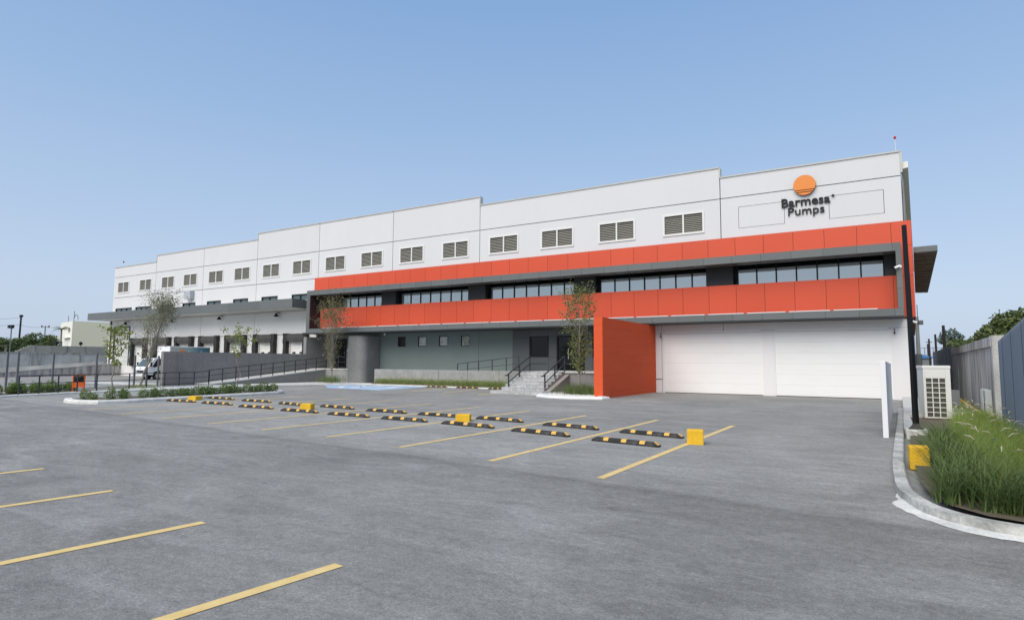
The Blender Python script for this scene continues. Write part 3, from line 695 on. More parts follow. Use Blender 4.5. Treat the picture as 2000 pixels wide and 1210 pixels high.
MB().box(-58.5,-58.2,YW-.3,YW-.1,7.6,7.72).build('bracket',ALU,t)
def seccam(x,y,z,label,dx=-1):
    t=thing('security_camera',label,'camera',(x,y,z),'white security cameras')
    MB().cyl((x+dx*.12,y-.14,z-.03),(dx*.8,-.4,-.35),.055,.26,12).build('housing',CAMW,t)
    MB().cyl((x+dx*.22,y-.19,z-.075),(dx*.8,-.4,-.35),.046,.04,12).build('lens',FRAME,t)
    MB().bar((x,y-.0,z),(x+dx*.06,y-.12,z+.0),.05).cyl((x,y-.02,z),(0,1,0),.07,.04,12).build('bracket',CAMW,t)
seccam(.78,YG,6.22,'white camera on the right post of the grey frame')
seccam(1.16,YW+.1,3.72,'white camera below the orange corner of the building',1)
t=thing('dome_camera','tiny white dome camera under the soffit above the teal wall','camera',(-33.2,YT-.3,3.86))
MB().tube([(-33.2,YT-.3,3.86),(-33.2,YT-.3,3.80),(-33.2,YT-.3,3.75),(-33.2,YT-.3,3.72)],[.07,.07,.05,.02],10).build('dome',CAMW,t)
for x,lab in ((-11.0,'small hooked lamp left of the left garage door'),(.45,'small hooked lamp right of the right garage door')):
    t=thing('hook_lamp',lab,'lamp',(x,YW,3.2),'small lamps beside the garage doors')
    MB().tube([(x,YW-.0,3.36),(x,YW-.10,3.38),(x,YW-.16,3.30),(x,YW-.16,3.22)],.018,6).build('arm',BLACKM,t)
    MB().tube([(x,YW-.16,3.14),(x,YW-.16,3.23)],[.05,.03],8).build('lamp_shade',BLACKM,t)
t=thing('warning_beacon','thin rod with a red warning light on the right end of the parapet','beacon',(.89,35,11.4))
MB().tube([(.89,35,11.4),(.86,35,12.85)],.012,6).build('rod',ALU,t)
MB().tube([(.86,35,12.83),(.86,35,12.87),(.86,35,12.93),(.86,35,12.98)],[.03,.06,.06,.02],10).build('lens',RED,t)
t=thing('lightning_rod','thin rod with a dark ball on the far left end of the roof','rod',(-72.6,35,11.4))
MB().tube([(-72.6,35,11.4),(-72.6,35,12.6)],.008,5).build('rod',ALU,t)
MB().tube([(-72.6,35,12.55),(-72.6,35,12.6),(-72.6,35,12.68),(-72.6,35,12.73)],[.03,.08,.08,.03],8).build('ball',FRAME,t)

# ================================================================== WALLS, STAIRS, RAMPS
# orange fin wall
F = thing('orange_fin_wall','tall orange board-marked concrete wall standing between the steps and the garage','wall',(-11.6,30.6,0))
fx0,fx1,fy0,fy1,ft=-11.78,-11.33,26.75,34.58,3.83
MB().box(fx0,fx1-.02,fy0,33.35,-.1,ft).box(fx0,fx1-.02,33.352,fy1,-.1,ft-.0).build('wall_core',FINO,F)
z=0; 
while z < ft-.01:
    h=min(random.uniform(.10,.17),ft-z); y=fy0+.0
    cuts=sorted([fy0]+[random.uniform(fy0+1.5,fy1-1.5) for _ in range(random.choice((1,2)))]+[fy1])
    for a,b in zip(cuts[:-1],cuts[1:]):
        d=random.choice((0,0,.001,.002,.005))
        MB().ext([(fx1-.02,a+.003,z+.001),(fx1-.006+d,a+.003,z+.002),(fx1-.006+d+random.uniform(-.002,.002),a+.003,z+h-.002),(fx1-.02,a+.003,z+h-.0005)],(0,b-a-.006,0)).build('board',FINO,F)
    z+=h
# dark screening wall beside the ramp
Wd = thing('screening_wall','dark grey rendered wall screening the loading docks, stepping up at the office','wall',(-40.2,28,0))
ys=[22.05,22.98,24.77,26.49,28.35,30.23,31.9,33.45]
for a,b in zip(ys[:-1],ys[1:]): MB().box(-40.3,-40.0,a+.006,b-.006,-.05,2.24).build('wall_panel',SCREENW,Wd)
MB().box(-40.31,-39.98,33.46,35.58,-.05,3.62).build('wall_panel',SCREENW,Wd)
MB().box(-40.02,-37.05,35.62,35.8,-.05,3.84).build('end_wall',SCREENW,Wd)
# landing door beside it
t=thing('landing_door','dark glazed door behind the narrow tree at the top of the ramp','door',(-38.3,35.55,1.08))
MB().box(-39.0,-38.9,YT-.1,YT-.0,1.08,3.5).box(-37.75,-37.65,YT-.1,YT-.0,1.08,3.5).box(-38.9,-37.75,YT-.1,YT-.0,3.42,3.5).build('door_frame',FRAME,t)
MB().box(-38.9,-37.75,YT-.06,YT-.03,1.08,3.42).build('leaf',GLASSD,t)
tag(MB().box(-37.5,-37.1,YT-.03,YT-.005,2.5,2.63).build('door_sign',CAMW),'small white sign beside the dark door at the ramp landing','sign')
# curved wall
def cwall(o): return [(-35.36,33.62+o),(-34.60,33.64+o)]+[(-34.52+(.62-o)*math.sin(math.radians(a)),34.27-(.62-o)*math.cos(math.radians(a))) for a in range(0,91,9)]+[(-33.90-o,35.55)]
pts=cwall(0); inner=cwall(.25)
tag(MB().ext([(x,y,0) for x,y in pts+inner[::-1]],(0,0,3.62)).build('curved_wall',SCREENW,loc=(-35,34.5,0)),'tall dark grey curved wall next to the teal wall','wall')
# ramp and landing
rp=MB(); rp.ext([(-38.12,24.1,-.02),(-38.12,33.9,-.02),(-38.12,33.9,1.05),(-38.12,24.1,.10)],(-1.86,0,0))
t=thing('access_ramp','concrete ramp rising along the dark screening wall to a landing','ramp',(-39,29,0))
rp.build('ramp_body',SCREENW,t)
MB().add([(-38.1,24.1,.112),(-38.1,33.9,1.062),(-39.97,33.9,1.062),(-39.97,24.1,.112)],[(0,1,2,3)]).ext([(-38.10,24.1,.06),(-38.10,33.9,1.0),(-38.10,33.9,1.064),(-38.10,24.1,.114)],(-.02,0,0)).build('ramp_surface',CONC,t)
MB().box(-39.97,-35.37,33.9,35.58,-.02,1.02).build('landing_base',PLANT,t)
MB().box(-39.97,-35.37,33.87,35.57,1.022,1.10).build('landing_slab',CONC,t)
# front planter wall
P_ = thing('planter_wall','low exposed concrete wall of grey panels below the small square windows','wall',(-25,33.3,0))
xs=[-32.25,-29.0,-26.25,-23.8,-21.3,-18.75]
for a,b in zip(xs[:-1],xs[1:]): MB().box(a+.012,b-.012,33.3,33.5,-.05,1.12).build('concrete_panel',PLANT,P_)
MB().box(-32.24,-32.05,33.502,35.58,-.05,1.11).build('end_panel',PLANT,P_)
MB().box(-32.2,-18.76,33.33,33.47,-.05,1.09).build('wall_core',JOINT,P_)
MB().ext([(-32.0,33.52,.3),(-20.5,33.52,1.10),(-18.0,33.52,1.10),(-18.0,33.52,.0),(-32.0,33.52,.0)],(0,2.06,0)).build('entrance_ramp',CONC,kind='structure')
# landing and stairs
Lg = thing('entrance_landing','raised entrance landing with pale edge slab between steps and orange wall','landing',(-14.5,33,0))
MB().box(-19.0,-11.82,30.75,33.48,-.05,1.09).box(-18.0,-11.82,33.49,35.56,-.05,1.09).build('landing_base',SCREENW,Lg)
MB().box(-17.95,-11.80,30.68,33.47,1.092,1.16).box(-18.0,-11.81,33.485,35.55,1.092,1.158).build('landing_slab',CONC,Lg)
St = thing('entrance_steps','grey granite steps rising to the entrance between dark handrails','steps',(-16.6,28.5,0))
n=6; y0,y1=28.25,30.7; rise=(1.16-.17)/n; tr=(y1-y0)/n
MB().box(-18.1,-14.95,27.45,y0+.2,-.02,.165).build('bottom_platform',GRAN,St)
for k in range(3): MB().box(-18.1+k*1.05+.006,-18.1+(k+1)*1.05-.006,27.43,27.449,.0,.16).build('granite_block',GRAN,St)
for k in range(n):
    z0=.17+k*rise; ya=y0+k*tr
    st=MB().box(-17.9,-15.3,ya+.03,y1+.05,z0-.02 if k else .166,z0+rise-.045).build('step',GRAN,St)
    c=sorted([-17.92,-15.28]+[-17.92+2.64*(q+random.uniform(-.12,.12))/4 for q in (1,2,3)])
    for a,b in zip(c[:-1],c[1:]):
        MB().box(a+.004,b-.004,ya,ya+tr+.06,z0+rise-.043,z0+rise).build('granite_tread',GRAN,st)
        MB().box(a+.006,b-.006,ya+.012,ya+.029,z0+.0,z0+rise-.045).build('granite_riser',GRAN,st)
MB().ext([(-15.26,28.1,.02),(-15.26,30.8,1.0),(-15.26,30.8,.02)],(.24,0,0)).build('stringer',SCREENW,St)
MB().ext([(-15.27,28.05,.04),(-15.27,30.8,1.05),(-15.27,30.8,.98),(-15.27,28.25,.04)],(.27,0,0)).build('stringer_cap',mat('pinkish_concrete',(.27,.245,.235),.85,(.33,.30,.29),4,1),St)

# ------------------------------------------------ railings
def railing(name,label,posts,h,rails,loc,cat='railing',group=None,pw=.05,extra=()):
    t=thing(name,label,cat,loc,group)
    for p in posts: MB().bar(p,(p[0],p[1],p[2]+h),pw).build('post',RAILM,t)
    for rz in rails:
        mb=MB()
        for a,b in zip(posts[:-1],posts[1:]): mb.bar((a[0],a[1],a[2]+rz),(b[0],b[1],b[2]+rz),.05 if rz>h-.1 else .032,.045 if rz>h-.1 else .032)
        mb.build('rail',RAILM,t)
    for a,b in extra: MB().bar(a,b,.045).build('rail',RAILM,t)
    return t
flatp=[(x*1.046,y*1.046,.05) for x,y in ((-32.15,11.56),(-32.45,12.42),(-32.81,13.31),(-33.19,14.26),(-33.6,15.3),(-34.5,17.28),(-35.33,18.62),(-35.9,19.93),(-36.35,21.05))]+[(-38.2,23.1,.05),(-38.17,24.1,.12)]
railing('walk_railing','long low grey railing along the pavement beside the left hedge',flatp,.86,(.86,.50,.16),(-34.5,17,.12))
rpst=[(-38.17,24.1,.14)]+[(-38.17,y,.14+(y-24.1)*.0967) for y in [25.06+.99*k for k in range(9)]]+[(-38.17,33.95,1.1)]
railing('ramp_railing','dark railing climbing along the outer edge of the sloping ramp',rpst,.90,(.90,.55,.2),(-38.2,29,.5))
railing('landing_railing','short dark railing on the ramp landing behind the narrow tree',[(-38.15,33.98,1.1),(-36.8,33.98,1.1),(-35.5,33.98,1.1)],.92,(.92,.52,.12),(-36.8,33.98,1.1))
ep=[(x,34.0,.62+(x+25.15)*.10) for x in (-25.15,-24.3,-23.4,-22.3,-21.2,-20.25)]
railing('entrance_ramp_railing','dark railing rising behind the low planter wall to the entrance',ep,.93,(.93,.48),(-22.5,34,1))
for x,lab in ((-17.68,'left handrail of the granite entrance steps'),(-15.42,'right handrail of the granite entrance steps')):
    t=thing('stair_handrail','dark grey steel '+lab,'handrail',(x,29.6,.2),'handrails of the entrance steps')
    pp=[(x,28.6,.17),(x,29.75,.66),(x,30.95,1.15)]
    for p in pp: MB().bar(p,(p[0],p[1],p[2]+.86),.06).build('post',RAILM,t)
    MB().bar((x,28.42,.96),(x,30.95,2.03),.055).build('rail',RAILM,t); MB().bar((x,28.25,.955),(x,28.45,.955),.055).build('rail',RAILM,t)
    MB().bar((x,28.6,.57),(x,30.95,1.60),.045).build('rail',RAILM,t)
    if x<-17: MB().bar((x,30.95,1.60),(x+.02,33.0,1.60),.04).bar((x,30.95,2.02),(x+.03,31.3,2.02),.05).build('rail',RAILM,t)
    else: MB().bar((x,30.95,1.60),(x+1.1,30.97,1.60),.04).build('rail',RAILM,t)
for k,(x,y) in enumerate(((-38.49,13.28),(-38.1,13.6),(-40.81,16.24),(-40.6,18.4),(-39.6,20.1),(-40.5,21.3),(-40.35,21.95))):
    tag(MB().box(x-.045,x+.045,y-.045,y+.045,-.02,2.05 if k<4 else 1.95).build('fence_post',mat('grey_post',(.15,.155,.16),.6) if k==0 else bpy.data.materials['grey_post'],loc=(x,y,0)),
        'bare grey steel post '+['leftmost of the pair at the left frame edge','second of the pair at the left frame edge','standing alone left of the orange stand','right of the orange stand by the yellow-leaved sapling','left of the truck cab','in front of the truck cab','against the end of the dark screening wall'][k],'post','steel posts behind the hedge')

# ================================================================== PARKING FURNITURE
def make_stop():
    t=thing('wheel_stop','','wheel stop',(0,0,0)); Lh=.84; s=MB()
    a,b,h=.075,.045,.09
    s.add([(-Lh,-a,0),(Lh,-a,0),(Lh,a,0),(-Lh,a,0),(-Lh,-a,.035),(Lh,-a,.035),(Lh,a,.035),(-Lh,a,.035),(-Lh+.11,-b,h),(Lh-.11,-b,h),(Lh-.11,b,h),(-Lh+.11,b,h)],
      [(0,3,2,1),(0,1,5,4),(1,2,6,5),(2,3,7,6),(3,0,4,7),(4,5,9,8),(5,6,10,9),(6,7,11,10),(7,4,8,11),(8,9,10,11)])
    s.build('rubber_body',RUBBER,t)
    e=.004
    for cx in (-.46,0,.46):
        MB().add([(cx-.065,-a-e*.5,.037),(cx+.065,-a-e*.5,.037),(cx+.065,-b,h+e),(cx-.065,-b,h+e),(cx+.065,b,h+e),(cx-.065,b,h+e),(cx+.065,a+e*.5,.037),(cx-.065,a+e*.5,.037)],[(0,1,2,3),(3,2,4,5),(5,4,6,7)]).build('yellow_stripe',YELL,t)
    MB().add([(Lh-.005,-a*.75,.04),(Lh-.005,a*.75,.04),(Lh-.105,b,h+e),(Lh-.105,-b,h+e)],[(0,1,2,3)]).build('yellow_stripe',YELL,t)
    return t
RB=[((-5.39,12.13),(-3.89,11.91)),((-7.74,12.69),(-6.12,12.39)),((-10.21,13.12),(-8.48,12.9)),((-12.51,13.24),(-10.86,13.18)),((-14.86,13.35),(-13.16,13.3)),((-17.26,13.48),(-15.57,13.47)),((-19.9,13.74),(-18.14,13.73)),((-22.69,14.06),(-20.9,14.06)),((-25.01,14.0),(-23.4,14.14))]
RA=[((-5.44,13.88),(-3.9,13.59)),((-7.76,14.31),(-6.14,14.06)),((-10.26,14.82),(-8.64,14.62)),((-12.54,14.91),(-10.87,14.79)),((-14.89,15.04),(-13.2,15.0)),((-17.62,15.44),(-15.8,15.27)),((-20.09,15.59),(-18.35,15.3)),((-22.75,15.82),(-20.92,15.78)),((-25.49,16.04),(-23.59,16.0))]
RC=[((-26.06,31.78),(-24.48,31.85)),((-23.65,31.85),(-21.94,31.8)),((-21.1,31.75),(-19.6,31.6))]
ORD=['first','second','third','fourth','fifth','sixth','seventh','eighth','ninth']
proto=None
for row,rn in ((RB,'near row'),(RA,'far row'),(RC,'building kerb')):
    for k,(a,b) in enumerate(row):
        o = make_stop() if proto is None else copytree(proto)
        if proto is None: proto=o
        o.location=((a[0]+b[0])/2,(a[1]+b[1])/2+.07,.001); o.rotation_euler.z=math.atan2(b[1]-a[1],b[0]-a[0])
        s=min(1.06,math.hypot(b[0]-a[0],b[1]-a[1])/1.66); o.scale=(s,1,1)
        if rn=='building kerb': o['label']='black and yellow wheel stop at the planter kerb, '+['beside the blue bay','middle of the three','beside the granite steps'][k]; o['group']='wheel stops at the building'
        else: o['label']='black and yellow wheel stop, %s from the right in the %s'%(ORD[k],rn); o['group']='wheel stops in the parking rows'
blk=[(-3.42,12.92,.0,.33,.29,.25,'yellow concrete block at the right end of the wheel stop rows'),(-10.2,14.1,0,.40,.20,.5,'yellow concrete block in the middle of the wheel stop rows'),(-17.1,14.45,0,.38,.20,.5,'yellow concrete block third from the right among the wheel stops'),(-24.9,15.15,0,.40,.17,.3,'yellow concrete block farthest left, in front of the hedge island'),(.40,11.72,.03,.27,.35,.06,'yellow concrete block on the right kerb among tall grass')]
for x,y,z,s,h,rz,lab in blk:
    o=MB().box(-s/2,s/2,-s/2,s/2,-.02,h).build('yellow_block',YBLK,bevel=.018)
    o.location=(x,y,z); o.rotation_euler.z=rz; tag(o,lab,'concrete block','yellow concrete blocks')

# ---------------- lamp post, white partition, condenser, boxes
t=thing('lamp_post','tall thin black pole on a square base beside the right kerb','lamp post',(.55,16.85,.17))
MB().box(.34,.76,16.6,17.1,0,.2).build('plinth',CONC,t)
MB().add([(.42,16.72,.2),(.68,16.72,.2),(.68,16.98,.2),(.42,16.98,.2),(.50,16.80,.32),(.60,16.80,.32),(.60,16.90,.32),(.50,16.90,.32)],[(0,1,5,4),(1,2,6,5),(2,3,7,6),(3,0,4,7),(4,5,6,7)]).box(.41,.69,16.71,16.99,.175,.21).build('base_plate',BLACKM,t)
MB().tube([(.55,16.85,.3),(.535,16.85,2.6),(.51,16.85,4.93)],[.066,.058,.05],4).build('pole',BLACKM,t)
t=thing('white_partition','low white freestanding wall running back towards the garage beside the kerb','wall',(0,21,0))
MB().add([(-.1,16.43,-.02),(.01,16.43,-.02),(.17,24.9,-.02),(.06,24.9,-.02),(-.1,16.43,1.74),(.01,16.43,1.74),(.17,24.9,1.70),(.06,24.9,1.70)],[(0,1,5,4),(1,2,6,5),(2,3,7,6),(3,0,4,7),(4,5,6,7)]).build('wall_body',MONO,t,bevel=.008)
# condenser
A=thing('condenser_unit','beige outdoor air conditioning unit with a dark coil grille','air conditioner',(1.2,22,.17))
ax0,ax1,ay0,ay1,az0,az1=.90,1.56,21.6,22.75,.10,1.64
MB().box(ax0,ax1,ay0+.03,ay1,az0,az1-.10).build('casing',ACW,A,bevel=.015)
MB().box(ax0-.015,ax1+.015,ay0+.0,ay1+.015,az1-.098,az1).build('lid',ACW,A,bevel=.02)
MB().box(ax0+.05,ax1-.12,ay0+.015,ay0+.028,az0+.05,az1-.36).build('coil',ACD,A)
fr=MB(); gx0,gx1,gz0,gz1=ax0+.05,ax1-.12,az0+.05,az1-.36
for k in range(4): x=gx0+(gx1-gx0)*k/3; fr.box(x-.012,x+.012,ay0-.006,ay0+.0149,gz0,gz1)
for k in range(9): zz=gz0+(gz1-gz0)*k/8; fr.box(gx0,gx1,ay0-.0055,ay0+.014,zz-.010,zz+.010)
fr.build('grille',ACW,A)
fr=MB().box(ax0+.002,gx0-.012,ay0-.002,ay0+.029,az0+.02,az1-.1).box(gx1+.012,ax1-.002,ay0-.002,ay0+.029,az0+.02,az1-.1).box(gx0-.011,gx1+.011,ay0-.002,ay0+.029,gz1+.012,az1-.1).box(gx0-.011,gx1+.011,ay0-.002,ay0+.029,az0+.02,gz0-.012)
fr.build('front_panel',ACW,A,bevel=.004)
MB().box(ax0+.05,ax1-.05,ay0+.002,ay0+.012,az1-.25,az1-.16).build('embossed_rib',ACW,A) if False else None
A.rotation_euler.z=.09
t=thing('switch_box','grey steel switch box on legs beside the condenser','box',(1.9,24.5,.1))
MB().box(1.72,2.02,24.4,24.6,.35,.85).build('housing',BOXG,t,bevel=.01); MB().box(1.75,1.79,24.45,24.5,.05,.35).box(1.95,1.99,24.45,24.5,.05,.35).build('leg',BOXG,t)

# right boundary: concrete wall, corrugated blue sheet, dark sheet
def rx(y): return 2.6+.04*(y-21)
R_=thing('boundary_wall','stained grey concrete boundary wall with a projecting top beam, right side','wall',(2.9,34,0))
ysr=[21.9,24.2,47.3]
MB().ext([(rx(22.0),22.0,-.1),(rx(47.2),47.2,-.1),(rx(47.2),47.2,2.30),(rx(22.0),22.0,2.18)],(.18,0,0)).build('wall_panel',OLDC,R_)
MB().ext([(rx(21.85)-.07,21.85,2.19),(rx(47.2)-.07,47.2,2.31),(rx(47.2)-.07,47.2,2.66),(rx(21.85)-.07,21.85,2.47)],(.3,0,0)).build('top_beam',OLDC,R_)
for y in (21.83,46.9): MB().box(rx(y)-.045,rx(y)+.40,y-.14,y+.12,-.1,2.5 if y<30 else 2.7).build('pilaster',OLDC,R_)
MB().box(rx(41)-.03,rx(41)+.1,40.9,41.2,-.1,2.27).build('pilaster',OLDC,R_)
Bf=thing('blue_sheet_fence','blue corrugated metal sheet fence at the right frame edge','fence',(2.5,15,0))
y=20.4; k=0
while y>7.0:
    w_=.95; mb=MB(); N=13; vs=[]; fs=[]
    for i in range(N*2+1):
        yy=y-w_*i/(N*2); xx=2.585-.045*(20.4-yy)+(.024 if i%2 else -.024)+.006*(k%2)
        zt=2.29+.055*(20.4-yy)+(.012 if k%2 else 0); vs+= [(xx,yy,-.05),(xx,yy,zt)]
    for i in range(N*2): fs.append((i*2,i*2+2,i*2+3,i*2+1))
    mb.add(vs,fs); mb.build('corrugated_sheet',BLUEF,Bf); y-=w_-.02; k+=1
for yy in (19,16,13,10): MB().box(2.585-.045*(20.4-yy)+.03,2.585-.045*(20.4-yy)+.1,yy-.04,yy+.04,-.05,2.2).build('post',BOXG,Bf)
Df=thing('dark_sheet_fence','dark grey metal sheet fence receding behind the concrete wall','fence',(4.5,70,0))
y=47.4
for k in range(22):
    y1=y+3.2; MB().ext([(rx(y)+.02*(k%2)+.05,y+.01,-.1),(rx(y1)+.02*(k%2)+.05,y1-.01,-.1),(rx(y1)+.02*(k%2)+.05,y1-.01,2.85+.012*(y1-47)),(rx(y)+.02*(k%2)+.05,y+.01,2.85+.012*(y-47)+(.05 if k%2 else 0))],(.05,0,0)).build('metal_sheet',DKF,Df); y=y1
t=thing('meter_box','pale grey meter box fixed low on the concrete boundary wall','box',(2.55,23.4,.2))
MB().ext([(rx(23)-.16,22.95,.2),(rx(24.6)-.16,24.6,.2),(rx(24.6)-.16,24.6,.92),(rx(23)-.16,22.95,.92)],(.15,0,0)).build('housing',BOXW,t,bevel=.01)
MB().ext([(rx(23)-.18,23.4,.24),(rx(24.6)-.18,24.5,.24),(rx(24.6)-.18,24.5,.88),(rx(23)-.18,23.4,.88)],(.018,0,0)).build('door',BOXW,t)
tag(MB().tube([(2.04,24.9,.55),(2.3,23.6,.32),(2.58,22.15,.08),(2.6,22.05,-.05)],.022,8).build('yellow_pipe',PIPEY,loc=(2.6,25,0)),'yellow pipe slanting down from the grey switch box to the foot of the concrete wall','pipe')

# ================================================================== LEFT SIDE: ramp, walls
t=thing('loading_ramp','low stained concrete parapet sloping up to the roller door','ramp',(-71,28,0))
for a,b,za,zb in ((19.2,24,0.02,.40),(24,29.5,.40,.87),(29.5,34.58,.87,1.33)):
    MB().ext([(-71,a+.006,-.05),(-71,b-.006,-.05),(-71,b-.006,zb),(-71,a+.006,za)],(-.22,0,0)).build('parapet_panel',OLDC,t)
    MB().ext([(-70.97,a+.004,za+.002),(-70.97,b-.004,zb+.002),(-70.97,b-.004,zb+.09),(-70.97,a+.004,za+.09)],(-.28,0,0)).build('parapet_cap',OLDC2,t)
MB().ext([(-71.25,19.2,0),(-71.25,34.55,0),(-71.25,34.55,1.1)],(-3.5,0,0)).build('ramp_deck',CONC,t)
MB().ext([(-74.75,19.2,-.05),(-74.75,34.58,-.05),(-74.75,34.58,1.5),(-74.75,19.2,.3)],(-.2,0,0)).build('far_parapet',OLDC2,t)
t=thing('site_wall','long pale grey concrete wall at the far left with thin coping','wall',(-92,35,0))
for k in range(11):
    y=2+k*5.6; MB().box(-92.2,-92,y+.01,y+5.59,-.1,2.47).build('wall_panel',OLDC2,t)
    MB().box(-92.28,-91.9,y+.0,y+5.595,2.472,2.57).build('coping',OLDC,t)
for y in (34.0,34.95,39.75,28,45): MB().box(-91.999,-91.9,y-.2,y+.2,-.1,2.47).build('pilaster',OLDC,t)
t=thing('rear_block_wall','brown streaked block wall rising behind the pale concrete wall','wall',(-100,44,0))
MB().ext([(-100,33.0,-.1),(-100,62,-.1),(-100,62,3.65),(-100,37.0,3.62),(-100,35.2,2.7),(-100,33.0,2.5)],(-.2,0,0)).build('wall_body',BROWNW,t)
for y in (37.3,39.2,41.3,43.5,45.2,47.5): MB().box(-99.999,-99.95,y,y+.25,-.1,3.6).build('pier',OLDC,t)

# orange stand
t=thing('bag_stand','orange metal bag stand with a black sack, by the left railing','stand',(-35.0,15.1,.03))
dv=Vector((.55,.84,0)).normalized()   # width direction
ov=Vector((-35.0,15.1,.03))
def q(u,z,d=0): p=ov+dv*u+Vector((dv.y,-dv.x,0))*d; return (p.x,p.y,ov.z+z)
for u in (-.24,.24): MB().bar(q(u,-.02),q(u,.86),.05).build('leg',BARO,t)
MB().bar(q(-.24,.86),q(.24,.86),.05).build('top_bar',BARO,t)
MB().add([q(-.22,.24,.02),q(.22,.24,.02),q(.22,.50,.02),q(-.22,.50,.02),q(-.22,.24,-.02),q(.22,.24,-.02),q(.22,.50,-.02),q(-.22,.50,-.02)],[(0,1,2,3),(7,6,5,4),(0,4,5,1),(3,2,6,7),(0,3,7,4),(1,5,6,2)]).build('panel',BARO,t)
s=MB(); vs=[];fs=[]
for i in range(7):
    for j in range(5): vs.append(q(-.21+.42*i/6,.52+.30*j/4,.06*math.sin(math.pi*i/6)*math.sin(math.pi*(j+.3)/4.6)+random.uniform(-.01,.015)))
for i in range(6):
    for j in range(4): fs.append((i*5+j,(i+1)*5+j,(i+1)*5+j+1,i*5+j+1))
s.add(vs,fs).build('sack',mat('black_bag',(.012,.012,.013),.35),t)

# ================================================================== TRUCK
T=thing('box_truck','white box truck with a teal printed side backed up to the docks','truck',(-54.25,30.5,0))
tx0,tx1=-55.2,-53.3
prof=[(28.02,.42),(28.0,.95),(28.14,1.12),(28.62,1.80),(28.85,1.86),(29.70,1.86),(29.70,.5),(29.45,.5),(29.38,.72),(29.2,.86),(28.98,.88),(28.76,.80),(28.62,.62),(28.58,.42)]
MB().ext([(tx0,y,z) for y,z in prof],(tx1-tx0,0,0)).build('cab',TRW,T,bevel=.03)
MB().add([(tx0+.12,28.13,1.16),(tx1-.12,28.13,1.16),(tx1-.18,28.575,1.77),(tx0+.18,28.575,1.77)],[(0,1,2,3)]).ext([(tx0+.12,28.12,1.15),(tx1-.12,28.12,1.15),(tx1-.18,28.565,1.765),(tx0+.18,28.565,1.765)],(0,.02,.0)).build('windscreen',GLASSG,T)
d=MB().ext([(tx1+.004,28.50,1.12),(tx1+.004,28.86,1.76),(tx1+.004,29.52,1.76),(tx1+.004,29.52,1.34),(tx1+.004,29.1,1.22),(tx1+.004,28.7,1.06)],(.012,0,0)).build('side_window',FRAME,T)
dr=MB().ext([(tx1+.002,28.55,.66),(tx1+.002,28.48,1.10),(tx1+.002,28.85,1.80),(tx1+.002,29.58,1.80),(tx1+.002,29.58,.92)],(.003,0,0)).build('door',TRW,T)
MB().box(tx1+.006,tx1+.03,29.36,29.52,.98,1.04).build('handle',FRAME,dr)
MB().box(tx1+.05,tx1+.2,28.28,28.36,1.12,1.50).bar((tx1,28.4,1.5),(tx1+.14,28.32,1.46),.03).build('mirror',FRAME,T)
MB().box(tx0-.2,tx0-.05,28.28,28.36,1.12,1.50).bar((tx0,28.4,1.5),(tx0-.14,28.32,1.46),.03).build('mirror',FRAME,T)
MB().box(tx0+.02,tx1-.02,27.93,28.05,.30,.56).build('bumper',TRW,T,bevel=.03)
MB().box(tx0+.45,tx1-.45,27.985,28.02,.62,.80).build('grille',FRAME,T)
MB().cyl((-54.25,27.99,1.0),(0,1,0),.055,.03,12).build('badge',TRIM,T)
for x in (tx0+.22,tx1-.22): MB().box(x-.17,x+.17,27.97,28.05,.62,.80).build('headlight',GLASS,T)
for x in (tx0+.3,tx1-.3): MB().box(x-.08,x+.08,27.92,27.94,.36,.46).build('fog_light',FRAME,T)
MB().box(tx0+.3,tx1-.3,28.9,33.6,.42,.6).build('chassis',TRG,T)
def wheel(x,y):
    w_=MB().cyl((x,y,.36),(1,0,0),.36,.22,24).build('wheel',RUBBER,T,bevel=.03)
    MB().cyl((x+(.06 if x>-54 else -.06),y,.36),(1,0,0),.20,.12,18).build('rim',TRIM,w_)
for y in (29.0,32.6):
    wheel(tx1-.13,y); wheel(tx0+.13,y)
MB().box(tx0-.05,tx1+.0,29.9,33.65,.72,2.9).build('cargo_box',TRW,T,bevel=.02)
mp=bpy.data.materials.new('printed_side'); mp.use_nodes=True; n_=mp.node_tree.nodes; l_=mp.node_tree.links
tc=n_.new('ShaderNodeTexCoord'); sx=n_.new('ShaderNodeSeparateXYZ'); rr=n_.new('ShaderNodeValToRGB'); l_.new(tc.outputs['Generated'],sx.inputs[0]); l_.new(sx.outputs['Y'],rr.inputs[0]); l_.new(rr.outputs[0],n_['Principled BSDF'].inputs['Base Color'])
rr.color_ramp.elements[0].color=(.42,.43,.42,1); rr.color_ramp.elements[1].color=(.04,.10,.16,1); e=rr.color_ramp.elements.new(.5); e.color=(.26,.36,.36,1); e=rr.color_ramp.elements.new(.75); e.color=(.06,.17,.24,1)
MB().box(tx1+.002,tx1+.006,29.98,33.6,.8,2.84).build('printed_side',mp,T)
MB().cyl((tx1+.010,31.0,2.38),(1,0,0),.27,.006,28).build('emblem',SUNO,T)
cu=bpy.data.curves.new('t','FONT'); cu.body='Barmesa Pumps'; cu.size=.42; cu.extrude=.002; ob=bpy.data.objects.new('t',cu); col.objects.link(ob)
me=bpy.data.meshes.new_from_object(ob.evaluated_get(bpy.context.evaluated_depsgraph_get())); bpy.data.objects.remove(ob)
off=wloc(T)
xx=[v.co.x for v in me.vertices]; sc_=1.95/(max(xx)-min(xx))
for v in me.vertices: v.co=Vector((tx1+.011+v.co.z,31.55+v.co.x*sc_,2.22+v.co.y))-off
me.materials.clear(); me.materials.append(CAMW); o=bpy.data.objects.new('lettering',me); col.objects.link(o); o.parent=T

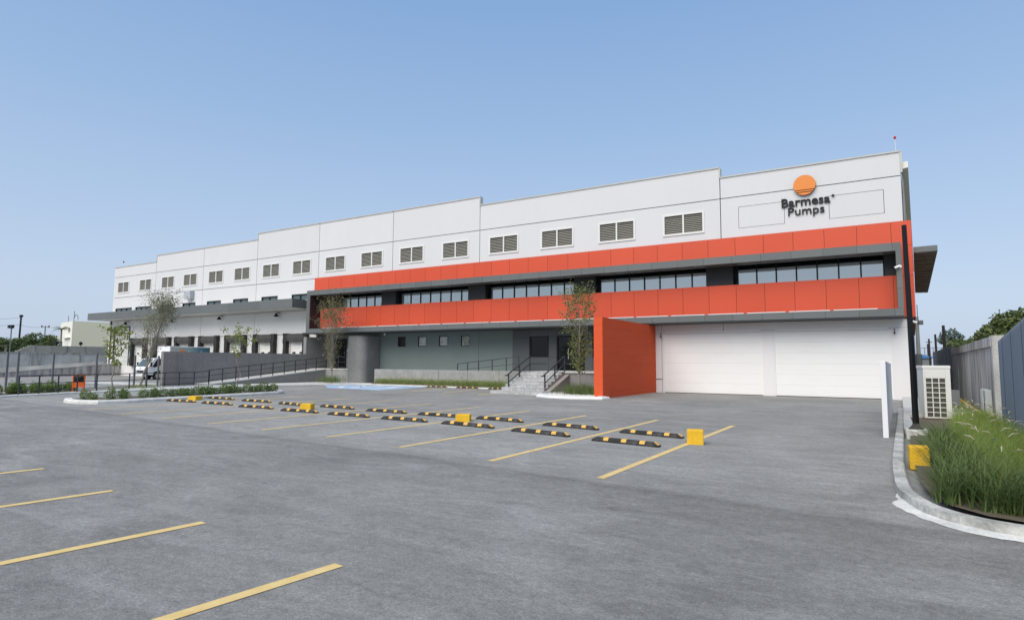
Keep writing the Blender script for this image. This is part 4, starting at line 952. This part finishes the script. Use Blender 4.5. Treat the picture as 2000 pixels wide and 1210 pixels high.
# ================================================================== PLANTS
def leafquads(C, size, jit=.4, flat=.0):
    """C: Nx3 centres -> verts, faces of folded rhombic leaves"""
    N=len(C); d=rng.normal(size=(N,3)); d[:,2]*=(1-flat); d/=np.linalg.norm(d,axis=1)[:,None]
    e=rng.normal(size=(N,3)); e-= (e*d).sum(1)[:,None]*d; e/=np.linalg.norm(e,axis=1)[:,None]
    s=size*(1+jit*rng.uniform(-1,1,N))[:,None]
    V=np.stack([C-d*s*.5, C+e*s*.28, C+d*s*.5, C-e*s*.28],1).reshape(-1,3)
    F=np.arange(4*N).reshape(-1,4)
    return V,F
def build_np(name,V,F,m,parent=None,loc=None,kind=None):
    mb=MB(); off=wloc(parent) if parent is not None else Vector(loc or (0,0,0))
    me=bpy.data.meshes.new(name); me.from_pydata((V-np.array(off)).tolist(),[],F.tolist())
    for q in (m if isinstance(m,(list,tuple)) else [m]): me.materials.append(q)
    me.update(); o=bpy.data.objects.new(name,me); col.objects.link(o)
    if parent is not None: o.parent=parent
    else: o.location=off
    if kind: o['kind']=kind
    return o
def branchtree(base,H,rtrunk,spread,start,nb,up,lean=(0,0),twigs=4,clear=None,trunks=1,wig=.04):
    """returns MB of wood and a list of points along the fine branches"""
    mb=MB(); pts=[]; b=Vector(base)
    def poly(p,d,L,n,r0,r1,curl):
        P=[p.copy()]; q=p.copy(); dd=d.copy()
        for i in range(n):
            dd=(dd+Vector((random.gauss(0,1),random.gauss(0,1),random.gauss(0,1)+curl))*.12).normalized(); q=q+dd*L/n; P.append(q.copy())
        mb.tube(P,[(r0+(r1-r0)*i/n)*.8 for i in range(n+1)],5 if r0>.02 else 3,False); return P
    for tk in range(trunks):
        n=10; P=[]; x=Vector((0,0,0)); ang=random.uniform(0,6.28)
        for i in range(n+1):
            t=i/n; P.append(b+Vector((lean[0]*t+math.cos(ang)*tk*.12*t*H*.3+random.gauss(0,wig)*min(1,t*3),lean[1]*t+math.sin(ang)*tk*.12*t*H*.3+random.gauss(0,wig)*min(1,t*3),H*(.97-.1*tk)*t)))
        mb.tube(P,[rtrunk*(1-.85*i/n) for i in range(n+1)],7,False)
        for k in range(nb):
            t=start+(1-start)*((k+.5)/nb)**1.1*.97; i=min(int(t*n),n-1); p=P[i].lerp(P[i+1],t*n-i)
            a=k*2.4+random.uniform(-.5,.5)
            prof=spread*math.sin(math.pi*min(1,max(.08,(1-t)/(1-start)*.85+.12)))**.8
            Lb=prof*random.uniform(.75,1.2)*1.25; d=Vector((math.cos(a),math.sin(a),up+random.uniform(-.15,.25))).normalized()
            Q=poly(p,d,Lb,5,max(.006,rtrunk*.42*(1-t*.6)),.004,.6)
            for j in range(twigs):
                u=random.uniform(.25,1); m_=min(int(u*5),4); p2=Q[m_].lerp(Q[m_+1],u*5-m_)
                d2=(d+Vector((random.gauss(0,.7),random.gauss(0,.7),random.gauss(.25,.5)))).normalized()
                Z=poly(p2,d2,Lb*random.uniform(.25,.5),3,.006,.002,.3); pts+= [(z_,t) for z_ in Z[1:]]
            pts+= [(z_,t) for z_ in Q[2:]]
        pts+=[(P[n],1),(P[n-1],.9)]
    return mb,pts
def tree(name,label,base,H,rtrunk,spread,start,nb,up,leaf,nleaf,lsize,lm,lean=(0,0),twigs=4,trunks=1,group=None,bark=BARK,wig=.04,bias=None):
    t=thing(name,label,'tree',base,group)
    mb,pts=branchtree(base,H,rtrunk,spread,start,nb,up,lean,twigs,None,trunks,wig)
    mb.build('trunk',bark,t)
    P=np.array([tuple(p) for p,_ in pts]); 
    if bias is not None:
        wgt=np.array([bias(u) for _,u in pts]); wgt=wgt/wgt.sum(); idx=rng.choice(len(P),nleaf,p=wgt)
    else: idx=rng.integers(0,len(P),nleaf)
    C=P[idx]+rng.normal(size=(nleaf,3))*leaf
    V,F=leafquads(C,lsize); build_np('crown',V,F,lm,t)
    return t
tree('slim_tree','slim upright tree with sparse green leaves in the gravel bed beside the orange wall',(-13.4,28.6,.08),5.15,.06,1.3,.2,30,1.0,.10,2400,.115,LEAFG,twigs=4)
tree('narrow_tree','narrow upright tree in front of the ramp landing and grey frame',(-35.3,32.0,.06),5.3,.05,2.1,.20,40,2.0,.11,2300,.12,LEAFB,twigs=4,trunks=2,bias=lambda u:.3+u)
tree('twiggy_tree','greyish twiggy tree leaning in front of the parked truck',(-37.4,19.3,.03),5.1,.065,1.30,.28,38,1.4,.15,4600,.085,LEAFO,lean=(.9,.9),twigs=7,trunks=2,bias=lambda u:.10+max(0,u-.3)*1.8)
tree('yellow_sapling','thin sapling with yellow-green leaves at the left end of the hedge island',(-26.6,12.7,.1),2.75,.035,.55,.5,16,.8,.08,520,.12,LEAFY,twigs=4)
tree('small_sapling','thin crooked sapling with few yellow-green leaves in the middle of the hedge island',(-26.5,18.2,.1),2.95,.03,.68,.60,12,.6,.08,300,.12,LEAFY,twigs=4,wig=.06)
# shrubs
def shrub_mesh(n=170,r=.24,h=.5,s=.085):
    u=rng.normal(size=(n,3)); u/=np.linalg.norm(u,axis=1)[:,None]; rad=rng.uniform(.35,1,n)**.5
    C=u*rad[:,None]*np.array([r,r,h*.55]); C[:,2]+=h*.5; C[:,0]+=rng.normal(0,.03,n)
    k=rng.integers(0,n,n//6); C[k,2]+=rng.uniform(.03,.14,len(k)); C[:,2]=np.maximum(C[:,2],.02)
    return leafquads(C,s)
SHM=[]
for k in range(4):
    V,F=shrub_mesh(330+20*k,.22+.02*k,.46+.04*k); me=bpy.data.meshes.new('foliage'); me.from_pydata(V.tolist(),[],F.tolist()); me.materials.append(LEAFH); SHM.append(me)
def shrub(x,y,z,s,label,group,first=[None]):
    t=thing('hedge_shrub',label,'shrub',(x,y,z),group,random.uniform(0,6.28))
    o=bpy.data.objects.new('foliage',random.choice(SHM)); col.objects.link(o); o.parent=t; o.scale=(s,s,s*random.uniform(.85,1.1))
    if not hasattr(shrub,'stem'):
        shrub.stem=MB().tube([(0,0,-.02),(.02,0,.3)],[.012,.006],5,False).tube([(0,.02,-.02),(-.06,.04,.3)],[.01,.005],5,False).build('stem',BARK,t,); shrub.stem.data.transform(Matrix.Translation(Vector((x,y,z)))); 
    else:
        c=shrub.stem.copy(); col.objects.link(c); c.parent=t
rows=[(-26.1,11.75),(-25.95,12.3),(-25.9,12.85),(-25.85,13.5),(-25.85,13.95),(-25.9,14.3),(-25.9,14.75),(-25.95,15.15),(-26.0,15.5),(-26.0,15.9),(-26.05,16.2),(-26.1,16.55),(-26.15,16.9),(-26.2,17.3),(-26.25,17.6),(-26.3,17.9),(-26.35,18.6),(-26.4,18.95),(-26.45,19.25),(-26.5,19.6),(-26.55,19.95),(-26.6,20.3)]
for k,(x,y) in enumerate(rows):
    lab='small green shrub in the hedge row of the kerbed island'
    shrub(x+random.uniform(-.1,.1),y,.10,random.uniform(.72,.92),lab,'shrubs in the kerbed island')
for k in range(6): shrub(-26.7+random.uniform(-.3,.2),11.9+k*1.3,.10,random.uniform(.55,.72),'small green shrub in the hedge row of the kerbed island','shrubs in the kerbed island')
for k in range(40):
    t_=k/39*.62; x=-33.3-4.2*t_; y=8.6+11.2*t_
    shrub(x-random.uniform(.35,1.3),y+random.uniform(-.3,.3),.02,random.uniform(.75,.98),'bushy green shrub in the hedge behind the left railing','shrubs behind the left railing')
slab([(-30.8,4.2),(-33.95,12.0),(-34.95,14.6),(-36.45,17.7),(-37.95,20.9),(-39.4,20.6),(-37,15),(-33.6,4.2)],-.02,.03).build('hedge_bed',SOIL,kind='structure')
# grass blades
def blades(pos, hmin,hmax,wd,bend,segs=4,fan=.35):
    N=len(pos); h=rng.uniform(hmin,hmax,N); a=rng.uniform(0,2*np.pi,N); dirv=np.stack([np.cos(a),np.sin(a),np.zeros(N)],1)
    side=np.stack([-np.sin(a),np.cos(a),np.zeros(N)],1); b=rng.uniform(.3,1,N)*bend; l0=rng.uniform(0,fan,N)
    V=[]
    for i in range(segs+1):
        t=i/segs; out=h*(l0*t+b*t*t); up=h*(t-.42*b*t*t*t)
        c=pos+dirv*out[:,None]; c=c.copy(); c[:,2]+=up; w_=wd*(1-t)**.7*.5
        V+= [c-side*w_, c+side*w_]
    V=np.stack(V,1); n=2*(segs+1); F=[]
    base=(np.arange(N)*n)[:,None]
    for i in range(segs): F.append(base+np.array([2*i,2*i+1,2*i+3,2*i+2]))
    return V.reshape(-1,3),np.concatenate(F,0)
def in_poly(x,y,poly):
    c=False; j=len(poly)-1
    for i in range(len(poly)):
        if (poly[i][1]>y)!=(poly[j][1]>y) and x<(poly[j][0]-poly[i][0])*(y-poly[i][1])/(poly[j][1]-poly[i][1])+poly[i][0]: c=not c
        j=i
    return c
def scatter(poly,n):
    xs=[p[0] for p in poly]; ys=[p[1] for p in poly]; out=[]
    while len(out)<n:
        x=random.uniform(min(xs),max(xs)); y=random.uniform(min(ys),max(ys))
        if in_poly(x,y,poly): out.append((x,y))
    return out
# tall dark tufts along the right kerb: every tuft a plant of its own
tufts=[]
for (x,y) in [(.62,8.75),(.85,8.45),(1.15,8.3),(1.5,8.2),(1.85,8.15),(.58,9.2),(.8,9.0),(1.05,8.85),(1.35,8.7),(1.7,8.6),(.62,9.8),(.9,9.5),(1.2,9.3),(1.55,9.1),(.65,10.4),(.95,10.2),(1.3,9.9),(.7,11.1),(1.0,10.9),(.72,11.8),(1.0,11.7),(.78,12.6),(1.05,12.4),(.85,13.5),(1.1,13.3),(.85,14.5),(1.1,14.3),(.95,15.5),(1.15,15.2),(2.1,8.3),(2.0,8.9),(.66,12.2),(.8,13.9),(.9,15.0)]:
    tufts.append((x+random.uniform(-.08,.08),y+random.uniform(-.1,.1)))
tufts=[(x,y) for x,y in tufts if y<9.35 or x<.98]
for (x,y) in tufts:
    nb=random.randint(70,110); p=np.array([(x+random.gauss(0,.07),y+random.gauss(0,.07),.08) for _ in range(nb)])
    V,F=blades(p,.30,.72 if y<13 else .62,.017,.95,5,.65)
    o=build_np('grass_tuft',V,F,GRASSD,loc=(x,y,.08)); tag(o,'dark green tuft of long blades in the bed inside the right kerb','grass tuft','tall grass tufts inside the right kerb')
LG=[(1.0,9.8),(1.6,9.0),(2.3,8.8),(2.3,14),(2.42,20),(2.5,22),(1.7,21.6),(1.3,18),(1.15,14)]
p=np.array([(x,y,.08) for x,y in scatter(LG,11000)]); V,F=blades(p,.25,.62,.007,.9,4,.5); build_np('pale_grass',V,F,GRASSL,kind='stuff')
p=np.array([(x,y,.5+random.uniform(0,.12)) for x,y in scatter(LG,70)]); mb=MB()
for q_ in p:
    a=random.uniform(0,6.28); mb.tube([q_,q_+np.array([.05*math.cos(a),.05*math.sin(a),.05]),q_+np.array([.14*math.cos(a),.14*math.sin(a),.06])],[.004,.011,.003],5,False)
mb.build('grass_seed_heads',SEED,kind='stuff')
p=np.array([(x,y,.15) for x,y in scatter([(1.0,24),(2.4,24),(2.6,29),(1.4,31)],1200)]); V,F=blades(p,.15,.4,.012,.6,4,.5); build_np('weeds',V,F,GRASSM,kind='stuff')
# verge in front of the planter wall
slab([(-31.6,32.35),(-26,32.45),(-19.1,31.95),(-18.8,33.28),(-31.6,33.28)],-.02,.12).build('planting_strip',SOIL,kind='structure')
VG=[(-31.5,32.5),(-26,32.6),(-19.1,32.1),(-18.9,33.2),(-31.5,33.2)]
p=np.array([(x,y,.1) for x,y in scatter(VG,7000)]); V,F=blades(p,.25,.58,.018,.7,4,.4); build_np('verge_grass',V,F,GRASSM,kind='stuff')
mb=MB()
for x,y in scatter(VG,90):
    z=.5+random.uniform(-.1,.2); a=random.uniform(0,6.28); d=np.array([math.cos(a),math.sin(a),0])
    q_=np.array([x,y,z]); mb.tube([np.array([x,y,.15]),q_],[.004,.003],3,False); mb.tube([q_,q_+d*.08+np.array([0,0,.05]),q_+d*.2+np.array([0,0,.04])],[.006,.02,.004],5,False)
mb.build('verge_seed_heads',SEED,kind='stuff')
def tuftplant(x,y,z,n,sp,h,label,m=GRASSD):
    p=np.array([(x+random.gauss(0,sp),y+random.gauss(0,sp),z) for _ in range(n)]); V,F=blades(p,h*.5,h,.016,.5,4,.4)
    tag(build_np('grass_clump',V,F,m,loc=(x,y,z)),label,'grass clump')
tuftplant(-35.3,31.9,.12,420,.42,.75,'clump of dark strappy leaves around the narrow tree at the ramp landing')
tuftplant(-13.3,28.3,.07,620,.48,.8,'wide clump of grassy leaves around the slim tree in the gravel bed')
tuftplant(-12.4,28.3,.07,320,.35,.7,'smaller grassy clump against the orange wall in the gravel bed')
tuftplant(-37.6,19.4,.02,260,.5,.4,'low straggly grass at the foot of the twiggy tree',GRASSM)

# ================================================================== BACKGROUND
def bushtree(name,label,x,y,H,rad,zc,n,ls,lm,group=None,tr=.18,lobes=9):
    t=thing(name,label,'tree',(x,y,0),group)
    mb=MB(); mb.tube([(x,y,-.1),(x+.1,y,zc*.5),(x,y+.1,zc)],[tr,tr*.7,tr*.4],7,False)
    cs=[]
    for k in range(lobes):
        a=random.uniform(0,6.28); r=rad*random.uniform(.2,.72); zz=zc+(H-zc)*random.uniform(-.45,.62)
        c=np.array([x+r*math.cos(a),y+r*math.sin(a),zz]); cs.append((c,rad*random.uniform(.30,.5)))
        mb.tube([(x,y,zc*.6),tuple(c)],[tr*.4,.03],5,False)
    cs.append((np.array([x,y,H-rad*.42]),rad*.42))
    mb.build('trunk',BARK,t); C=[]
    for c,r in cs:
        m_=n//len(cs); u=rng.normal(size=(m_,3)); u/=np.linalg.norm(u,axis=1)[:,None]; rr_=rng.uniform(.55,1.08,m_)
        C.append(c+u*rr_[:,None]*r*np.array([1,1,.8]))
    V,F=leafquads(np.concatenate(C),ls); build_np('crown',V,F,lm,t); return t
bushtree('broadleaf_tree','large leafy tree above the concrete wall at the right edge',9.6,70,6.9,2.9,4.1,6800,.42,LEAFBG,lobes=24)
bushtree('broadleaf_tree','second leafy tree partly cut by the right frame edge',13.5,74,6.2,2.6,3.6,3000,.42,LEAFBG,lobes=10)
bushtree('roadside_tree','low green tree behind the concrete wall, left of the large tree',9.6,88,5.6,2.6,3.4,2600,.42,LEAFBG)
bushtree('roadside_tree','small green tree beyond the concrete wall beside the thin poles',9.6,108,5.6,2.6,3.3,2000,.45,LEAFBG)
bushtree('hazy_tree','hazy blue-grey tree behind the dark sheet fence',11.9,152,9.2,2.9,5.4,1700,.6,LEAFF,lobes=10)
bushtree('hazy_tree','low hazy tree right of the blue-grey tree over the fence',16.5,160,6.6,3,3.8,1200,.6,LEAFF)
for x,y,h,lab in ((-131,49,6.9,'rounded green tree behind the far left wall, beside the tall pole'),(-134,52.5,6.2,'green tree between the dark pole and the beige building'),(-128,43,5.4,'dark green bush at the far left over the wall'),(-138,46,5.6,'green tree at the back of the far left group')):
    bushtree('far_tree',lab,x,y,h,3.3,3.6,2600,.42,LEAFBG,'trees behind the far left wall')
def palm(x,y,H,label):
    t=thing('palm_tree',label,'palm tree',(x,y,0),'palms at the far left'); MB().tube([(x,y,-.1),(x+.1,y,H*.6),(x,y,H)],[.2,.15,.14],7,False).build('trunk',BARK,t)
    V=[];F=[]
    for k in range(16):
        a=k*.39+random.uniform(-.1,.1); e=random.uniform(.1,1.1); Lf=random.uniform(1.5,2.1)
        for i in range(9):
            t0=(i+.5)/9; r=Lf*t0*math.cos(e*.6); z=H+Lf*(t0*math.sin(e)-.75*t0*t0); c=np.array([x+r*math.cos(a),y+r*math.sin(a),z])
            for sg in (-1,1):
                p=np.array([-math.sin(a),math.cos(a),-.5])*sg*.42*(1-t0*.5)+np.array([math.cos(a),math.sin(a),0])*.18
                w_=np.array([math.cos(a),math.sin(a),0])*.055; k0=len(V); V+=[c-w_,c+w_,c+p]; F.append((k0,k0+1,k0+2))
    build_np('crown',np.array(V),np.array(F),LEAFBG,t)
palm(-127,37.5,4.6,'palm at the extreme left edge above the wall'); palm(-137,55.5,7.6,'tall palm between the trees and the beige building'); palm(-121,57,4.0,'palm low in front of the beige building by the warehouse corner')
# beige building
K=thing('beige_building','cream and beige three storey building behind the far left wall','building',(-147.8,61.9,0))
MB().box(-153.2,-147.8,62,78,0,9.95).build('wall',BEIGE,K)
MB().panel(-153.2,-147.8,0,9.95,61.85,.14,[(-152.95,-152.35,7.9,8.55),(-149.55,-148.85,7.6,8.6),(-152.6,-151.9,4.6,5.8)]).build('front_wall',CREAM,K)
for a,b,c,d in ((-152.95,-152.35,7.9,8.55),(-149.55,-148.85,7.6,8.6),(-152.6,-151.9,4.6,5.8)):
    wn=MB().box(a,b,61.93,61.98,c,d).build('window',GLASSD,K)
    MB().box(a-.1,b+.1,61.80,61.849,c-.14,c-.02).build('sill',CREAM,wn)
MB().box(-150.2,-149.4,61.80,61.848,3.0,5.9).build('door',ALU,K)
MB().box(-157,-153.25,62.3,77,0,4.9).box(-157.4,-153.0,61.2,77,6.3,7.0).build('side_block',CREAM,K)
MB().box(-151.0,-148.4,61.3,61.84,6.35,6.5).build('awning',CREAM,K)
for x,h in ((-150.2,12.4),(-152.8,11.6)): MB().tube([(x,63,9.9),(x,63,h)],.05,5).build('roof_mast',BLACKM,K)
MB().tube([(-150.2,63,10.9),(-149.4,63,11.6),(-148.6,63,11.2),(-148.4,63,10.4)],.05,5).build('aerial',BLACKM,K)
K.rotation_euler.z=-math.radians(12); K.scale=(2.1,1,1)
# dark shed at left
t=thing('dark_shed','low dark open shed roof at the far left edge behind the wall','shed',(-110,32,0))
MB().box(-112,-106,28,36.4,3.45,3.6).build('roof',mat('rusty_sheet',(.22,.18,.14),.8),t); MB().box(-111.8,-111.5,28,36.2,0,3.44).build('back_wall',FRAME,t)
for y in (31.5,34.0,36.2): MB().box(-106.3,-106.1,y,y+.2,0,3.44).build('post',POLEC,t)
# poles left
def pos_at(px,fwd):
    lx=(px-1000)/1188.63; return ((.8532*lx-.5215)*fwd,(.5215*lx+.8532)*fwd)
x,y=pos_at(38,110)
t=thing('utility_pole','tall dark spiky utility pole rising behind the far left wall','pole',(x,y,0))
MB().tube([(x,y,-.1),(x+.25,y,9.7)],[.18,.13],7).build('shaft',POLEW,t)
mb=MB()
for k in range(10): mb.box(x+.02+.02*k-.02,x+.3+.02*k,y-.1,y+.1,4.2+k*.52,4.36+k*.52)
mb.build('step_irons',POLEW,t); MB().box(x,x+.55,y-.2,y+.2,9.3,9.7).build('pole_top',POLEW,t)
x,y=pos_at(22,100)
t=thing('floodlight_pole','slim pole with two dark floodlights at the far left','lamp post',(x,y,0))
MB().tube([(x,y,-.1),(x,y,6.9)],.09,6).build('shaft',BOXG,t); MB().bar((x-.5,y,6.75),(x+.5,y,6.75),.08).build('cross_arm',BOXG,t)
for dx in (-.55,.4): MB().box(x+dx-.2,x+dx+.4,y-.3,y+.1,6.8,7.3).build('floodlight',FRAME,t)
x,y=pos_at(88,140)
t=thing('cross_arm_pole','thin grey pole with a short cross arm above the far left trees','pole',(x,y,0))
MB().tube([(x,y,-.1),(x,y,9.4)],.12,6).build('shaft',BOXG,t); MB().bar((x-.7,y-.5,9.1),(x+.7,y+.5,9.1),.12).build('cross_arm',BOXG,t)
for s_ in (-1,1): MB().box(x+s_*.65-.12,x+s_*.65+.12,y+s_*.45-.1,y+s_*.45+.1,9.15,9.5).build('insulator',BLACKM,t)
def wire(a,b,sag,label,r=.02):
    a,b=Vector(a),Vector(b); P=[a.lerp(b,i/12)-Vector((0,0,sag*4*(i/12)*(1-i/12))) for i in range(13)]
    tag(MB().tube(P,r,4,False).build('overhead_wire',HOSE,loc=tuple(a)),label,'wire')
a0=pos_at(38,110); a1=pos_at(88,140); a2=pos_at(240,150); am=pos_at(-120,110)
wire((*am,7.9),(*a0,7.9),.2,'overhead wire running off the left frame edge from the dark pole')
wire((*a0,7.9),(*a1,9.4),.4,'overhead wire between the dark pole and the cross arm pole')
wire((*a1,9.4),(*a2,7.0),.5,'overhead wire crossing in front of the beige building')
wire((*am,8.8),(*a0,9.2),.2,'uppermost overhead wire at the left frame edge')
for px,lab in ((113,'dark ball finial on the block wall, left one'),(160,'dark ball finial on the block wall, right one')):
    lx=(px-1000)/1188.63; f2=100/(.5215-.8532*lx); y=(.5215*lx+.8532)*f2
    t=thing('wall_lamp',lab,'lamp',(-100.1,y,3.6)); MB().tube([(-100.1,y,3.55),(-100.1,y,3.85)],.04,6).build('stem',BLACKM,t); MB().tube([(-100.1,y,3.8),(-100.1,y,3.95),(-100.1,y,4.2),(-100.1,y,4.3)],[.1,.26,.22,.06],8).build('globe',BLACKM,t)
# poles right
x,y=pos_at(1793,50)
t=thing('concrete_pole','thick pale concrete pole just beyond the orange corner','pole',(x,y,0))
MB().tube([(x,y,-.1),(x+.0,y,5.6)],[.18,.13],10).build('shaft',POLEC,t); MB().tube([(x+.05,y-.1,2.0),(x+.05,y-.1,6.6)],.03,5).build('conduit',BOXG,t)
MB().box(x+.12,x+.42,y-.2,y+.1,4.95,5.3).build('camera_box',BOXG,t); MB().tube([(x,y,-.1),(x,y,2.55)],[.24,.24],10).build('lower_sleeve',BOXG,t)
for px,fw,zt,lab in ((1845,65,5.9,'dark leaning wooden pole left of the hazy tree'),(1828,90,6.2,'dark wooden pole in the middle beyond the dark fence'),(1815,110,6.4,'dark wooden pole beyond the dark fence with a crossbar'),(1812,125,6.0,'farthest short dark pole beyond the dark fence'),(1861,70,4.0,'thin grey post over the end of the dark fence')):
    x,y=pos_at(px,fw); t=thing('wooden_pole',lab,'pole',(x,y,0),'poles beyond the dark fence')
    MB().tube([(x,y,-.1),(x-.05,y,zt)],[.2,.15] if px!=1861 else .08,6).build('shaft',POLEW if px!=1861 else BOXG,t)
    if px==1815: MB().bar((x-.5,y,zt-.6),(x+.4,y,zt-.6),.12).build('cross_arm',POLEW,t)
x,y=pos_at(1800,120)
t=thing('blue_roof_shed','small distant shed with a blue roof beyond the dark fence','shed',(x,y,0))
MB().box(x-.6,x+1.5,y,y+8,0,3.0).build('wall',BOXG,t); MB().ext([(x-.8,y-.3,3.0),(x+1.7,y-.3,3.0),(x+1.7,y-.3,3.3),(x-.8,y-.3,3.8)],(0,8.6,0)).build('roof',BLUER,t)
x,y=pos_at(1805,170)
t=thing('steel_gantry','hazy grey steel framework far beyond the dark fence','framework',(x,y,0))
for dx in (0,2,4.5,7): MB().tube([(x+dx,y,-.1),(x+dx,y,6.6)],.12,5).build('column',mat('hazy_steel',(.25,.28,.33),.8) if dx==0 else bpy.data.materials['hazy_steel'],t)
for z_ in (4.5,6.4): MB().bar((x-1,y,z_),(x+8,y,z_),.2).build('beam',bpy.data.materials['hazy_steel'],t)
